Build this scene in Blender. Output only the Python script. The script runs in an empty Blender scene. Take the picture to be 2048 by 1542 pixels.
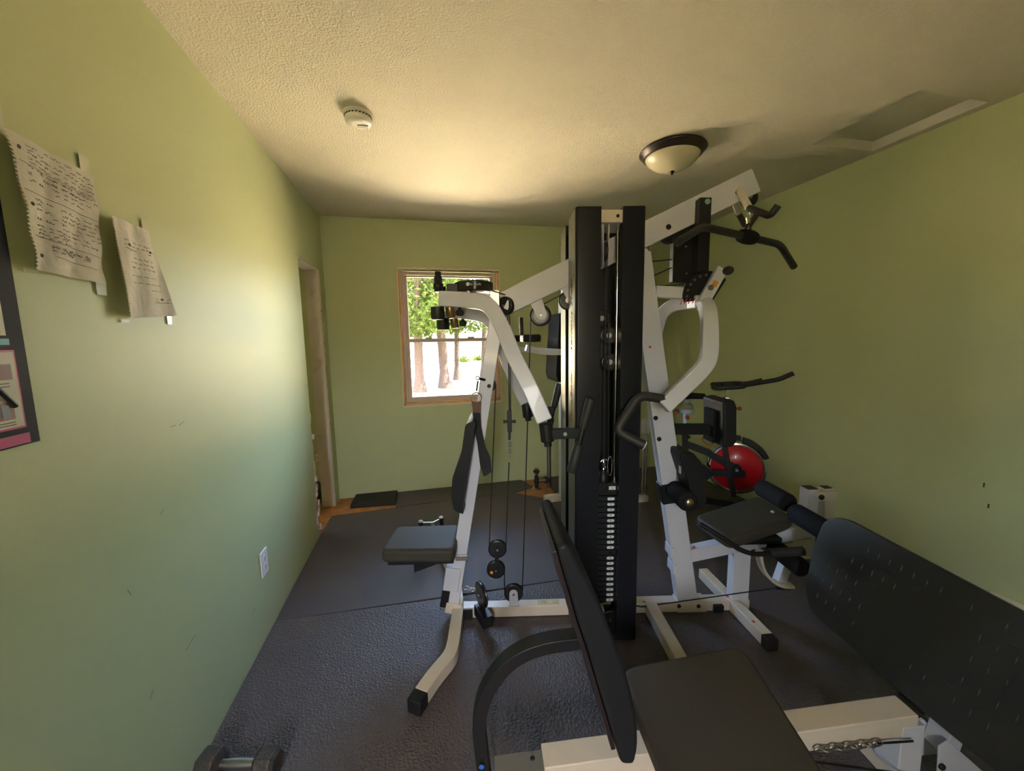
import bpy, bmesh, math, random
from mathutils import Vector, Matrix

# ------------------------------------------------------------------ camera, sky, sun, exposure
YAW, PITCH, ROLL, FPX = 0.22387, -0.11943, -0.016919, 777.5
CAM = Vector((0, 0, 1.3973))
_f = Vector((math.sin(YAW)*math.cos(PITCH), math.cos(YAW)*math.cos(PITCH), math.sin(PITCH)))
_r0 = Vector((math.cos(YAW), -math.sin(YAW), 0)); _u0 = _r0.cross(_f)
_r = _r0*math.cos(ROLL) + _u0*math.sin(ROLL)
_u = -_r0*math.sin(ROLL) + _u0*math.cos(ROLL)
S = bpy.context.scene
COL = S.collection
cd = bpy.data.cameras.new('camera'); cam = bpy.data.objects.new('camera', cd); COL.objects.link(cam)
cd.sensor_width = 36; cd.sensor_fit = 'HORIZONTAL'; cd.lens = FPX/2048*36
cd.clip_start = 0.02; cd.clip_end = 500
cam.matrix_world = Matrix.Translation(CAM) @ Matrix((_r, _u, -_f)).transposed().to_4x4()
S.camera = cam
S.view_settings.view_transform = 'Standard'; S.view_settings.look = 'None'
S.view_settings.gamma = 1.0; S.view_settings.exposure = 1.74
S.view_settings.use_curve_mapping = False
S.cycles.max_bounces = 14; S.cycles.diffuse_bounces = 8; S.cycles.glossy_bounces = 5
S.cycles.transmission_bounces = 8; S.cycles.transparent_max_bounces = 12
S.cycles.sample_clamp_indirect = 12.0
S.cycles.use_denoising = True

w = bpy.data.worlds.new('sky'); S.world = w; w.use_nodes = True
nt = w.node_tree; nt.nodes.clear()
wo = nt.nodes.new('ShaderNodeOutputWorld'); wb = nt.nodes.new('ShaderNodeBackground')
sk = nt.nodes.new('ShaderNodeTexSky'); sk.sky_type = 'NISHITA'; sk.sun_disc = False
sk.sun_elevation = math.radians(52); sk.sun_rotation = math.radians(200)
sk.air_density = 1.2; sk.dust_density = 4.0; sk.ozone_density = 1.0
nt.links.new(sk.outputs[0], wb.inputs[0]); wb.inputs[1].default_value = 2.3
nt.links.new(wb.outputs[0], wo.inputs[0])

sd = bpy.data.lights.new('sun', 'SUN'); sd.energy = 34; sd.angle = math.radians(1.0); sd.color = (1.0, .90, .72)
sun = bpy.data.objects.new('sun', sd); COL.objects.link(sun)
sun.rotation_euler = (math.radians(38), 0, math.radians(80))      # comes from behind the house, high

def portal(loc, rot, sx, sy):
    l = bpy.data.lights.new('window_portal', 'AREA'); l.shape = 'RECTANGLE'; l.size = sx; l.size_y = sy
    l.cycles.is_portal = True
    o = bpy.data.objects.new('window_portal', l); COL.objects.link(o); o.location = loc; o.rotation_euler = rot
portal((0.266, 3.85, 1.405), (math.radians(-90), 0, 0), .9, 1.2)
portal((-2.387, 3.95, 1.35), (math.radians(-90), 0, 0), .5, .9)  # opening of the added, unseen window in the next room
portal((-.56, -1.75, 1.55), (math.radians(90), 0, 0), .36, 1.0)  # opening of the added window behind the camera

# ------------------------------------------------------------------ helpers
PI = math.pi
def ray(px, py): return _f + _r*((px-1024)/FPX) + _u*((771-py)/FPX)
def at(px, py, x=None, y=None, z=None):
    d = ray(px, py)
    t = (x-CAM.x)/d.x if x is not None else (y-CAM.y)/d.y if y is not None else (z-CAM.z)/d.z
    return CAM + d*t
class Frame:
    """a bolted machine's own upright frame: u along its base beam, v across it"""
    def __init__(s, ox, oy, ang):
        s.o = Vector((ox, oy, 0)); s.ang = ang
        s.e = Vector((math.cos(ang), math.sin(ang), 0)); s.n = Vector((-math.sin(ang), math.cos(ang), 0))
    def loc(s, P): q = P - s.o; return Vector((q.dot(s.e), q.dot(s.n), q.z))
    def v(s, px, py, v=0.):
        d = ray(px, py); t = (v - (CAM-s.o).dot(s.n))/d.dot(s.n); return s.loc(CAM + d*t)
    def u(s, px, py, u=0.):
        d = ray(px, py); t = (u - (CAM-s.o).dot(s.e))/d.dot(s.e); return s.loc(CAM + d*t)
    def z(s, px, py, z=0.): return s.loc(at(px, py, z=z))

def link(o, parent=None):
    COL.objects.link(o)
    if parent is not None: o.parent = parent
    return o
def thing(name, label, cat, loc=(0,0,0), rz=0., group=None):
    o = bpy.data.objects.new(name, None); link(o); o.location = loc; o.rotation_euler = (0, 0, rz)
    o.empty_display_size = .1
    o['label'] = label; o['category'] = cat
    if group: o['group'] = group
    return o
def tag(o, label, cat, group=None, kind=None):
    o['label'] = label; o['category'] = cat
    if group: o['group'] = group
    if kind: o['kind'] = kind
    return o

class MB:
    """collects shapes, then links them as ONE mesh object"""
    def __init__(s): s.V = []; s.F = []; s.M = []; s.S = []
    def add(s, vs, fs, mat=0, smooth=False):
        b = len(s.V); s.V += [Vector(v) for v in vs]
        for f in fs: s.F.append([b+i for i in f]); s.M.append(mat); s.S.append(smooth)
        return s
    def box(s, c, size, mat=0, ax=None):
        c = Vector(c); X, Y, Z = ax or (Vector((1,0,0)), Vector((0,1,0)), Vector((0,0,1)))
        hx, hy, hz = size[0]/2, size[1]/2, size[2]/2
        vs = [c + X*(i*hx) + Y*(j*hy) + Z*(k*hz) for k in (-1,1) for j in (-1,1) for i in (-1,1)]
        return s.add(vs, [(0,2,3,1),(4,5,7,6),(0,1,5,4),(2,6,7,3),(0,4,6,2),(1,3,7,5)], mat)
    def bar(s, path, a, b, side=(0,1,0), mat=0, cap=True, taper=None):
        """rectangular tube swept along a path; b is the size along 'side', a the size across it"""
        P = [Vector(p) for p in path]; n = len(P); sd = Vector(side).normalized(); rings = []
        for i in range(n):
            d0 = (P[i]-P[i-1]).normalized() if i else None
            d1 = (P[i+1]-P[i]).normalized() if i < n-1 else None
            d = ((d0 or d1)+(d1 or d0)).normalized()
            k = 1.0 if d0 is None or d1 is None else 1/max(.4, math.cos(d0.angle(d1)/2))
            sdx = (sd - d*sd.dot(d)).normalized(); up = d.cross(sdx).normalized()
            t = taper[i] if taper else 1
            rings.append([P[i] + sdx*(i1*b/2*t) + up*(j1*a/2*k*t) for i1, j1 in ((-1,-1),(1,-1),(1,1),(-1,1))])
        vs = [v for r in rings for v in r]; fs = []
        for i in range(n-1):
            for j in range(4):
                q = (j+1) % 4; fs.append((i*4+j, (i+1)*4+j, (i+1)*4+q, i*4+q))
        if cap: fs.append((0,1,2,3)); fs.append(tuple(4*(n-1)+j for j in (3,2,1,0)))
        return s.add(vs, fs, mat)
    def pipe(s, path, r, n=14, mat=0, cap=True):
        P = [Vector(p) for p in path]; m = len(P); rr = r if isinstance(r, (list, tuple)) else [r]*m
        d = (P[1]-P[0]).normalized(); up = Vector((0,0,1)) if abs(d.z) < .9 else Vector((1,0,0))
        rings = []
        for i in range(m):
            d0 = (P[i]-P[i-1]).normalized() if i else (P[1]-P[0]).normalized()
            d1 = (P[i+1]-P[i]).normalized() if i < m-1 else d0
            d = (d0+d1).normalized(); up = (up - d*up.dot(d)).normalized(); sx = d.cross(up)
            rings.append([P[i] + (up*math.cos(2*PI*k/n) + sx*math.sin(2*PI*k/n))*rr[i] for k in range(n)])
        vs = [v for q in rings for v in q]; fs = []
        for i in range(m-1):
            for k in range(n): fs.append((i*n+k, (i+1)*n+k, (i+1)*n+(k+1)%n, i*n+(k+1)%n))
        s.add(vs, fs, mat, True)
        if cap: s.add(rings[0], [tuple(range(n))], mat); s.add(rings[-1], [tuple(reversed(range(n)))], mat)
        return s
    def disc(s, c, axis, prof, n=28, mat=0, cap=True):
        """lathe: prof is a list of (distance along axis, radius)"""
        c = Vector(c); a = Vector(axis).normalized()
        e = a.cross(Vector((0,0,1)) if abs(a.z) < .9 else Vector((1,0,0))).normalized(); g = a.cross(e)
        vs = []; fs = []; m = len(prof)
        for h, r in prof:
            for k in range(n): vs.append(c + a*h + (e*math.cos(2*PI*k/n) + g*math.sin(2*PI*k/n))*max(r, 1e-5))
        for i in range(m-1):
            for k in range(n): fs.append((i*n+k, i*n+(k+1)%n, (i+1)*n+(k+1)%n, (i+1)*n+k))
        s.add(vs, fs, mat, True)
        if not cap: return s
        s.add(vs[:n], [tuple(reversed(range(n)))], mat); s.add(vs[-n:], [tuple(range(n))], mat)
        return s
    def prism(s, poly, depth, mat=0, smooth=False):
        """closed outline extruded by a vector"""
        P = [Vector(p) for p in poly]; n = len(P); D = Vector(depth)
        vs = P + [p + D for p in P]
        fs = [tuple(range(n)), tuple(range(2*n-1, n-1, -1))]
        fs += [(i, i+n, (i+1)%n+n, (i+1)%n) for i in range(n)]
        return s.add(vs, fs, mat, smooth)
    def text(s, body, size, O, X, Y, mat=0, shear=0., depth=0.0003, center=True):
        cu = bpy.data.curves.new('t', 'FONT'); cu.body = body; cu.size = size; cu.extrude = depth; cu.shear = shear
        cu.resolution_u = 2
        if center: cu.align_x = 'CENTER'; cu.align_y = 'CENTER'
        o = bpy.data.objects.new('t', cu); COL.objects.link(o)
        bpy.context.view_layer.update()
        me = bpy.data.meshes.new_from_object(o.evaluated_get(bpy.context.evaluated_depsgraph_get()))
        X = Vector(X).normalized(); Y = Vector(Y).normalized(); Z = X.cross(Y); O = Vector(O)
        s.add([O + X*v.co.x + Y*v.co.y + Z*v.co.z for v in me.vertices], [tuple(p.vertices) for p in me.polygons], mat)
        bpy.data.meshes.remove(me); bpy.data.objects.remove(o); bpy.data.curves.remove(cu)
        return s
    def build(s, name, mats, parent=None, bevel=0., seg=2, label=None, subsurf=0, inv=None):
        me = bpy.data.meshes.new(name)
        V = s.V if inv is None else [inv @ v for v in s.V]
        me.from_pydata([tuple(v) for v in V], [], s.F)
        for m in (mats if isinstance(mats, (list, tuple)) else [mats]): me.materials.append(m)
        for p, m, sm in zip(me.polygons, s.M, s.S): p.material_index = m; p.use_smooth = sm
        bm = bmesh.new(); bm.from_mesh(me); bmesh.ops.recalc_face_normals(bm, faces=bm.faces); bm.to_mesh(me); bm.free()
        o = bpy.data.objects.new(name, me); link(o, parent)
        if bevel:
            for p in me.polygons: p.use_smooth = True
            b = o.modifiers.new('edge', 'BEVEL'); b.width = bevel; b.segments = seg; b.limit_method = 'ANGLE'
            b.angle_limit = math.radians(40); b.harden_normals = True; b.use_clamp_overlap = True
        if subsurf:
            for p in me.polygons: p.use_smooth = True
            m = o.modifiers.new('sub', 'SUBSURF'); m.levels = subsurf; m.render_levels = subsurf
        if label: o['label'] = label
        return o

def arc_path(P, r=.05, n=6):
    """polyline with rounded corners"""
    P = [Vector(p) for p in P]; out = [P[0]]
    for i in range(1, len(P)-1):
        a, b, c = P[i-1], P[i], P[i+1]; d0 = (a-b); d1 = (c-b)
        k = min(r, d0.length*.45, d1.length*.45); A = b + d0.normalized()*k; C = b + d1.normalized()*k
        for j in range(n+1):
            t = j/n; out.append(A*(1-t)**2 + b*2*t*(1-t) + C*t*t)
    out.append(P[-1]); return out
def smooth_path(P, n=6):
    P = [Vector(p) for p in P]; Q = [P[0]*2-P[1]] + P + [P[-1]*2-P[-2]]; out = []
    for i in range(1, len(Q)-2):
        a, b, c, d = Q[i-1:i+3]
        for j in range(n):
            t = j/n
            out.append(.5*((2*b) + (c-a)*t + (2*a-5*b+4*c-d)*t*t + (3*b-a-3*c+d)*t**3))
    out.append(P[-1]); return out
def round_poly(P, r, n=5): 
    P = [Vector(p) for p in P]; m = len(P); out = []
    for i in range(m):
        a, b, c = P[i-1], P[i], P[(i+1) % m]; d0 = a-b; d1 = c-b
        k = min(r, d0.length*.45, d1.length*.45); A = b + d0.normalized()*k; C = b + d1.normalized()*k
        for j in range(n+1):
            t = j/n; out.append(A*(1-t)**2 + b*2*t*(1-t) + C*t*t)
    return out

# ------------------------------------------------------------------ materials
def mat(name, col, rough=.5, metal=0., bump=None, spec=.5, var=None, coat=0.):
    m = bpy.data.materials.new(name); m.use_nodes = True; t = m.node_tree; p = t.nodes['Principled BSDF']
    p.inputs['Base Color'].default_value = (*col, 1); p.inputs['Roughness'].default_value = rough
    p.inputs['Metallic'].default_value = metal; p.inputs['Specular IOR Level'].default_value = spec
    p.inputs['Coat Weight'].default_value = coat
    tc = t.nodes.new('ShaderNodeTexCoord')
    if var:      # (scale, second colour, low, high)
        n = t.nodes.new('ShaderNodeTexNoise'); n.inputs['Scale'].default_value = var[0]; n.inputs['Detail'].default_value = 6
        cr = t.nodes.new('ShaderNodeValToRGB'); cr.color_ramp.elements[0].position = var[2]; cr.color_ramp.elements[1].position = var[3]
        cr.color_ramp.elements[0].color = (*col, 1); cr.color_ramp.elements[1].color = (*var[1], 1)
        t.links.new(tc.outputs['Object'], n.inputs['Vector']); t.links.new(n.outputs['Fac'], cr.inputs[0]); t.links.new(cr.outputs[0], p.inputs['Base Color'])
    if bump:     # (kind, scale, strength, distance)
        if bump[0] == 'noise': n = t.nodes.new('ShaderNodeTexNoise'); n.inputs['Detail'].default_value = 3
        else: n = t.nodes.new('ShaderNodeTexVoronoi'); n.feature = 'SMOOTH_F1' if bump[0] == 'cell' else 'F1'
        n.inputs['Scale'].default_value = bump[1]
        b = t.nodes.new('ShaderNodeBump'); b.inputs['Strength'].default_value = bump[2]; b.inputs['Distance'].default_value = bump[3]
        t.links.new(tc.outputs['Object'], n.inputs['Vector'])
        t.links.new(n.outputs['Fac' if bump[0] == 'noise' else 'Distance'], b.inputs['Height']); t.links.new(b.outputs[0], p.inputs['Normal'])
    return m
PAINT = (.47, .51, .285)
M = dict(
 wall=mat('green_wall_paint', PAINT, .5,bump=('noise', 220, .12, .002), spec=.35),
 ceiling=mat('textured_ceiling_paint', (.66, .60, .47), .8, bump=('noise', 125, 1., .0060)),
 hatchp=mat('hatch_panel_paint', (.60, .56, .46), .8, bump=('noise', 62, .6, .008)),
 mat_front=mat('rubber_mat_hammered', (.080,.066,.068), .50, spec=.38, bump=('cell', 135, 1., .0036), var=(3, (.100,.085,.084), .35, .8)),
 mat_rear=mat('rubber_mat_fine', (.080,.068,.074), .60, spec=.35, bump=('cell', 260, .8, .0010), var=(2.5, (.098,.085,.086), .4, .8)),
 mat_black=mat('black_rubber_slab', (.012, .013, .013), .6, bump=('noise', 300, .3, .001)),
 wood=mat('plywood_subfloor', (.42, .19, .06), .5, var=(14, (.25, .10, .03), .4, .75), bump=('noise', 40, .2, .002)),
 drywall=mat('bare_drywall_jamb', (.60,.54,.49), .85, var=(9, (.36, .27, .22), .62, .85), bump=('noise', 30, .3, .004)),
 torn=mat('torn_drywall_paper', (.70, .50, .46), .9, var=(30, (.30, .20, .16), .5, .7), bump=('noise', 90, 1, .01)),
 raww=mat('raw_window_wood', (.62, .34, .15), .55, var=(12, (.42, .20, .08), .45, .8), bump=('noise', 60, .4, .003)),
 vinylw=mat('tan_vinyl_sash', (.50, .40, .32), .4),
 white=mat('white_powder_coat', (.56,.57,.65), .36, spec=.5, coat=.1, var=(3.5, (.53,.52,.56), .55, .8)),
 cream=mat('cream_powder_coat', (.60, .53, .44), .4, spec=.5, coat=.1, var=(6, (.50, .43, .34), .55, .8)),
 black=mat('black_powder_coat', (.012,.012,.013), .42, spec=.35),
 shroud=mat('black_shroud_enamel', (.012,.013,.017), .34, spec=.25),
 shroudside=mat('shroud_side_sheen', (.15,.14,.10), .38, metal=.6),  # window light reflected on the glossy black side, put into a lighter grey
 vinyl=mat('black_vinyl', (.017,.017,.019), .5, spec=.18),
 vinylgrey=mat('warm_grey_vinyl', (.055,.050,.038), .55, spec=.16),  # lighter and warmer than the black vinyl, for the seats
 padm=mat('matt_black_vinyl', (.012,.012,.012), .85, spec=.08),
 board=mat('dark_backing_board', (.022, .014, .015), .35),
 foam=mat('black_foam', (.012,.012,.013), .85, spec=.15,bump=('noise', 500, .3, .001)),
 grip=mat('black_rubber_grip', (.022, .021, .019), .6),
 cable=mat('black_cable', (.008, .008, .008), .4),
 chrome=mat('chrome', (.75, .74, .72), .12, metal=1.),
 steel=mat('dull_steel', (.42, .40, .38), .35, metal=1.),
 brass=mat('brass_cap', (.62, .50, .30), .3, metal=1.),
 bronze=mat('oiled_bronze', (.035, .027, .022), .35, metal=.4),
 glass=mat('frosted_glass', (.66, .60, .42), .25),
 plastic=mat('white_plastic', (.66, .63, .55), .4),
 plasticw=mat('bright_white_plastic', (.80, .76, .76), .35),
 ivory=mat('ivory_plastic', (.42, .42, .27), .4),
 slot=mat('dark_slot', (.01, .01, .01), .6),
 pulley=mat('black_nylon', (.014, .014, .016), .28),
 plate=mat('weight_plate_black', (.010, .011, .012), .4),
 lab=mat('white_label', (.66, .68, .72), .5),
 ink=mat('black_ink', (.015, .015, .02), .7),
 pencil=mat('grey_ink', (.09,.075,.08), .8),
 paper=mat('notebook_paper', (.58,.55,.50), .8, bump=('noise', 22, .6, .01)),
 tape=mat('clear_tape', (.60, .62, .50), .12, spec=.9),
 green=mat('pale_green_cap', (.24, .42, .26), .4),
 redink=mat('red_mark', (.55, .04, .05), .5),
 greenink=mat('green_mark', (.15, .38, .10), .5),
 orange=mat('orange_sticker', (.70, .26, .02), .4),
 bluecap=mat('blue_cap', (.03, .14, .55), .4),
 redwheel=mat('red_wheel_enamel', (.50, .008, .02), .3, coat=.3),
 redknob=mat('red_plastic', (.42, .04, .02), .35),
 tread=mat('diamond_tread_rubber', (.020, .020, .018), .5, bump=('noise', 160, .25, .001)),
 castiron=mat('worn_cast_iron', (.07, .062, .055), .55, metal=.5, bump=('noise', 90, .7, .004), var=(25, (.15, .10, .06), .5, .75)),
 strap=mat('black_webbing', (.014, .013, .014), .8, bump=('noise', 300, .4, .001)),
 strapb=mat('brown_leather', (.10, .045, .03), .6),
 poster=mat('poster_black', (.012,.012,.014), .6, spec=.15),
 magenta=mat('poster_magenta', (.42, .02, .14), .4), teal=mat('poster_teal', (.01, .23, .34), .4),
 pcream=mat('poster_cream', (.50, .46, .34), .4), skin=mat('poster_photo_brown', (.20, .10, .07), .5), pblue=mat('poster_photo_blue', (.14, .18, .26), .5),
 bark=mat('tree_bark', (.015,.0065,.0025), .9, bump=('noise', 14, 1, .04)),
 ground=mat('dry_sunlit_ground', (.60, .46, .25), .95, var=(.8, (.50, .42, .21), .45, .7)),
 grass=mat('outdoor_grass', (.060, .060, .030), .95),
 siding=mat('house_siding', (.5, .5, .46), .8),
)
def leaf_mat():
    m = bpy.data.materials.new('tree_leaves'); m.use_nodes = True; t = m.node_tree; t.nodes.clear()
    o = t.nodes.new('ShaderNodeOutputMaterial'); d = t.nodes.new('ShaderNodeBsdfDiffuse'); tr = t.nodes.new('ShaderNodeBsdfTranslucent')
    d.inputs[0].default_value = (.022, .034, .009, 1); tr.inputs[0].default_value = (.040, .055, .010, 1)
    mx = t.nodes.new('ShaderNodeMixShader'); mx.inputs[0].default_value = .5
    t.links.new(d.outputs[0], mx.inputs[1]); t.links.new(tr.outputs[0], mx.inputs[2]); t.links.new(mx.outputs[0], o.inputs[0]); return m
M['leaf'] = leaf_mat()
def glass_mat():
    m = bpy.data.materials.new('window_glass'); m.use_nodes = True; t = m.node_tree; t.nodes.clear()
    o = t.nodes.new('ShaderNodeOutputMaterial'); tr = t.nodes.new('ShaderNodeBsdfTransparent'); g = t.nodes.new('ShaderNodeBsdfGlossy'); g.inputs['Roughness'].default_value = .02
    fr = t.nodes.new('ShaderNodeFresnel'); fr.inputs[0].default_value = 1.35
    mx = t.nodes.new('ShaderNodeMixShader'); t.links.new(fr.outputs[0], mx.inputs[0]); t.links.new(tr.outputs[0], mx.inputs[1]); t.links.new(g.outputs[0], mx.inputs[2])
    t.links.new(mx.outputs[0], o.inputs[0]); return m
M['pane'] = glass_mat()

# ------------------------------------------------------------------ the room
XL, XR, YB, YF, H = -.787, 2.637, 3.634, -1.55, 2.44
T = .13
def struct(name, mb, m, bevel=0.):
    o = mb.build(name, m, bevel=bevel); o['kind'] = 'structure'; return o
def quad_wall(mb, O, A, B, N, holes, la, lb):
    """wall in plane O + a*A + b*B with rectangular holes, thickness along N"""
    O, A, B, N = map(Vector, (O, A, B, N))
    xs = sorted({0, la, *[h[0] for h in holes], *[h[1] for h in holes]}); ys = sorted({0, lb, *[h[2] for h in holes], *[h[3] for h in holes]})
    for x0, x1 in zip(xs, xs[1:]):
        for y0, y1 in zip(ys, ys[1:]):
            cx, cy = (x0+x1)/2, (y0+y1)/2
            if any(h[0] < cx < h[1] and h[2] < cy < h[3] for h in holes): continue
            mb.prism([O+A*x0+B*y0, O+A*x1+B*y0, O+A*x1+B*y1, O+A*x0+B*y1], N)
# back wall with the window hole
mb = MB(); quad_wall(mb, (XL-T, YB, -.02), (1,0,0), (0,0,1), (0, .10, 0), [(-.185-(XL-T), .717-(XL-T), .825, 2.025)], XR+T-(XL-T), H+.02)
struct('wall_back', mb, M['wall'])
mb = MB(); mb.prism([(XR, YF-T, -.02), (XR, YB+.16, -.02), (XR, YB+.16, H), (XR, YF-T, H)], (T, 0, 0)); struct('wall_right', mb, M['wall'])
# left wall with the bare doorway: y 2.935..3.479, top 1.978; ragged near edge at the bottom
DY0, DY1, DZ = 2.935, 3.479, 1.978
random.seed(4)
edge = []
z = .95
while z > 0.0:
    d = .95 - z
    edge.append((DY0 + random.uniform(-.012, .006) + .010*math.sin(z*23) - (.02 if z < .25 else 0), z)); z -= random.uniform(.015, .035)
edge.append((DY0+.005, -.02))
poly = [(YF-T, -.02), (YF-T, H), (YB+.16, H), (YB+.16, DZ), (DY0, DZ), (DY0, .95)] + edge
mb = MB(); mb.prism([(XL, y, z) for y, z in poly], (-.105, 0, 0))
mb.prism([(XL, DY1, -.02), (XL, DY1, DZ), (XL, YB+.16, DZ), (XL, YB+.16, -.02)], (-.105, 0, 0))
struct('wall_left', mb, M['wall'])
# bare drywall lining of the doorway
mb = MB(); mb.box((XL-.055, DY1-.006, DZ/2-.005), (.100, .012, DZ)); struct('trim_1', mb, M['drywall'])
mb = MB(); mb.box((XL-.055, (DY0+DY1)/2, DZ-.006), (.100, DY1-DY0-.03, .012)); struct('trim_2', mb, M['drywall'])
mb = MB()
for k in range(110):
    zz = random.uniform(0, .85)*random.uniform(.3, 1); r = random.uniform(.010, .028)
    mb.box((XL-random.uniform(-.004, .06), DY0+random.uniform(-.018, .016)*(2.0 if zz < .25 else 1), max(zz, .014)), (.018, r, r*1.6), ax=Matrix.Rotation(random.uniform(-.6, .6), 3, 'X').transposed())
struct('trim_3', mb, M['torn'])
mb = MB()
for k in range(60):
    zz = .03 + k*.032; mb.box((XL-.004, DY1+.006+random.uniform(0, .006), zz), (.010, .010+random.uniform(0, .012), .036))
struct('trim_4', mb, M['torn'])
# room beyond the doorway
mb = MB(); quad_wall(mb, (XL-2.2, YB+.16, -.02), (1,0,0), (0,0,1), (0,.1,0), [(.35, .85, .9, 1.8)], 2.09, H+.02); struct('wall_beyond', mb, M['wall'])  # the hole is an added, unseen window that brightens this room
mb = MB(); mb.prism([(XL-2.2, YF, -.02), (XL-2.2, YB+.2, -.02), (XL-2.2, YB+.2, H), (XL-2.2, YF, H)], (-.1, 0, 0)); struct('wall_far_left', mb, M['wall'])
mb = MB(); mb.prism([(XL-2.2, YF, -.02), (XL-.11, YF, -.02), (XL-.11, YF, H), (XL-2.2, YF, H)], (0, -.1, 0)); struct('wall_near_left', mb, M['wall'])
# wall behind the camera; its unseen window is added to light the near side
mb = MB(); quad_wall(mb, (XL-T, YF, -.02), (1,0,0), (0,0,1), (0, -.16, 0), [(-.74-(XL-T), -.38-(XL-T), 1.07, 2.07)], XR+T-(XL-T), H+.02)
struct('wall_front', mb, M['wall'])
mb = MB()
for a, b in (((-.73, YF-.08, 1.55), (.02, .06, 1.0)), ((-.39, YF-.08, 1.55), (.02, .06, 1.0)), ((-.56, YF-.08, 1.06), (.32, .06, .02)), ((-.56, YF-.08, 2.04), (.32, .06, .02))): mb.box(a, b)
struct('added_fill_window', mb, M['vinylw'])  # frame of the added fill window
# floor
mb = MB(); mb.box(((XL-2.2+XR)/2, (YF+YB)/2, -.035), (XR-XL+2.4, YB-YF+.3, .046)); struct('floor', mb, M['wood'])
# ceiling with the attic hatch recess
HX0, HX1, HY0, HY1 = 2.15, 2.585, 1.385, 1.865
mb = MB(); quad_wall(mb, (XL-2.3, YF-.16, H), (1,0,0), (0,1,0), (0,0,.05), [(HX0-(XL-2.3), HX1-(XL-2.3), HY0-(YF-.16), HY1-(YF-.16))], XR+T-(XL-2.3), YB+.26-(YF-.16))
struct('ceiling', mb, M['ceiling'])
mb = MB()
mb.box((HX0-.004, (HY0+HY1)/2, H+.03), (.010, HY1-HY0+.02, .055)); mb.box((HX1+.004, (HY0+HY1)/2, H+.03), (.010, HY1-HY0+.02, .055))
mb.box(((HX0+HX1)/2, HY0-.004, H+.03), (HX1-HX0, .010, .055)); mb.box(((HX0+HX1)/2, HY1+.004, H+.03), (HX1-HX0, .010, .055))
struct('trim_5', mb, M['plastic'])
mb = MB(); mb.box(((HX0+HX1)/2, (HY0+HY1)/2, H+.056), (HX1-HX0-.014, HY1-HY0-.014, .012))
tag(mb.build('attic_hatch', M['hatchp']), 'textured attic access panel recessed in ceiling above right wall', 'hatch')
mb = MB(); mb.box(((HX0+HX1)/2, (HY0+HY1)/2, H+.068), (HX1-HX0+.05, HY1-HY0+.05, .008)); struct('hatch_shadow_sheet', mb, M['slot'])  # dark sheet above the panel, painted shadow for the gap round it
# roof slab that shades the walls
mb = MB(); mb.box(((XL-2.2+XR)/2, (YF+YB)/2, H+.15), (XR-XL+3.2, YB-YF+.44, .10)); struct('roof', mb, M['siding'])
# window 1: raw rough opening, double-hung sashes, panes
WX0, WX1, WZ0, WZ1 = -.185, .717, .805, 2.005
mb = MB()
for (a, b) in (((WX0+.008, YB+.05, 1.405), (.016, .10, 1.2)), ((WX1-.008, YB+.05, 1.405), (.016, .10, 1.2)), ((.266, YB+.05, WZ1+.012), (.9, .10, .016)), ((.266, YB+.05, WZ0+.012), (.9, .10, .024))): mb.box(a, b)
o = struct('window_1', mb, M['raww'], .002)
def sash(name, x0, x1, z0, z1, y, wd, m, d=.03):
    mb = MB(); mb.box((x0+wd/2, y, (z0+z1)/2), (wd, d, z1-z0)); mb.box((x1-wd/2, y, (z0+z1)/2), (wd, d, z1-z0))
    mb.box(((x0+x1)/2, y, z0+wd/2), (x1-x0-2*wd, d, wd)); mb.box(((x0+x1)/2, y, z1-wd/2), (x1-x0-2*wd, d, wd))
    return mb.build(name, m, o, .002)
sash('window_frame', WX0+.016, WX1-.016, WZ0+.024, WZ1+.004, YB+.075, .030, M['vinylw'], .06)
s1 = sash('lower_sash', WX0+.046, WX1-.046, WZ0+.04, 1.41, YB+.060, .03, M['vinylw'])
s2 = sash('upper_sash', WX0+.046, WX1-.046, 1.385, WZ1-.012, YB+.088, .028, M['vinylw'])
for q, (z0, z1, y) in ((s1, (WZ0+.07, 1.38, YB+.060)), (s2, (1.415, WZ1-.04, YB+.088))):
    mb = MB(); mb.box((.266, y, (z0+z1)/2), (WX1-WX0-.15, .004, z1-z0)); mb.build('pane', M['pane'], q)
mb = MB(); mb.box((.06, YB+.055, 1.418), (.06, .03, .014)); mb.box((.45, YB+.055, 1.418), (.06, .03, .014)); mb.build('sash_lock', M['vinylw'], o)
# rough cut drywall edge round the opening
mb = MB()
for k in range(46):
    t = k/46
    mb.box((WX0+t*.902+.01, YB-.001, WZ1+.022+random.uniform(-.004, .004)), (.022, .006, .018))
    mb.box((WX0+t*.902+.01, YB-.001, WZ0-.002+random.uniform(-.004, .003)), (.022, .006, .020))
for k in range(58):
    t = k/58*1.2
    mb.box((WX0-.003+random.uniform(-.002, .002), YB-.001, WZ0+t+.01), (.010, .006, .023)); mb.box((WX1+.003+random.uniform(-.003, .002), YB-.001, WZ0+t+.01), (.012, .006, .023))
struct('trim_6', mb, mat('pale_torn_edge', (.70, .60, .45), .8))

# wall nail holes, scratches
mb = MB()
for px, py, h in ((1968, 970, .022), (1977, 1012, .020)):
    P = at(px, py, x=XR); mb.box((XR-.001, P.y, P.z), (.003, .004, h))
struct('trim_7', mb, M['slot'])
mb = MB()
for p_, q_ in (((340,854),(352,850)),((358,851),(368,843)),((255,1180),(262,1190)),((320,1030),(327,1018)),((480,1372),(488,1352)),((505,1228),(510,1215)),((372,1300),(390,1270)),((300,1400),(306,1380))):
    a_, b_ = at(*p_, x=XL), at(*q_, x=XL); mb.bar([a_, b_], .0015, .0012, side=(1,0,0))
struct('trim_8', mb, mat('wall_scuff', (.16,.18,.12), .7))

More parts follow.
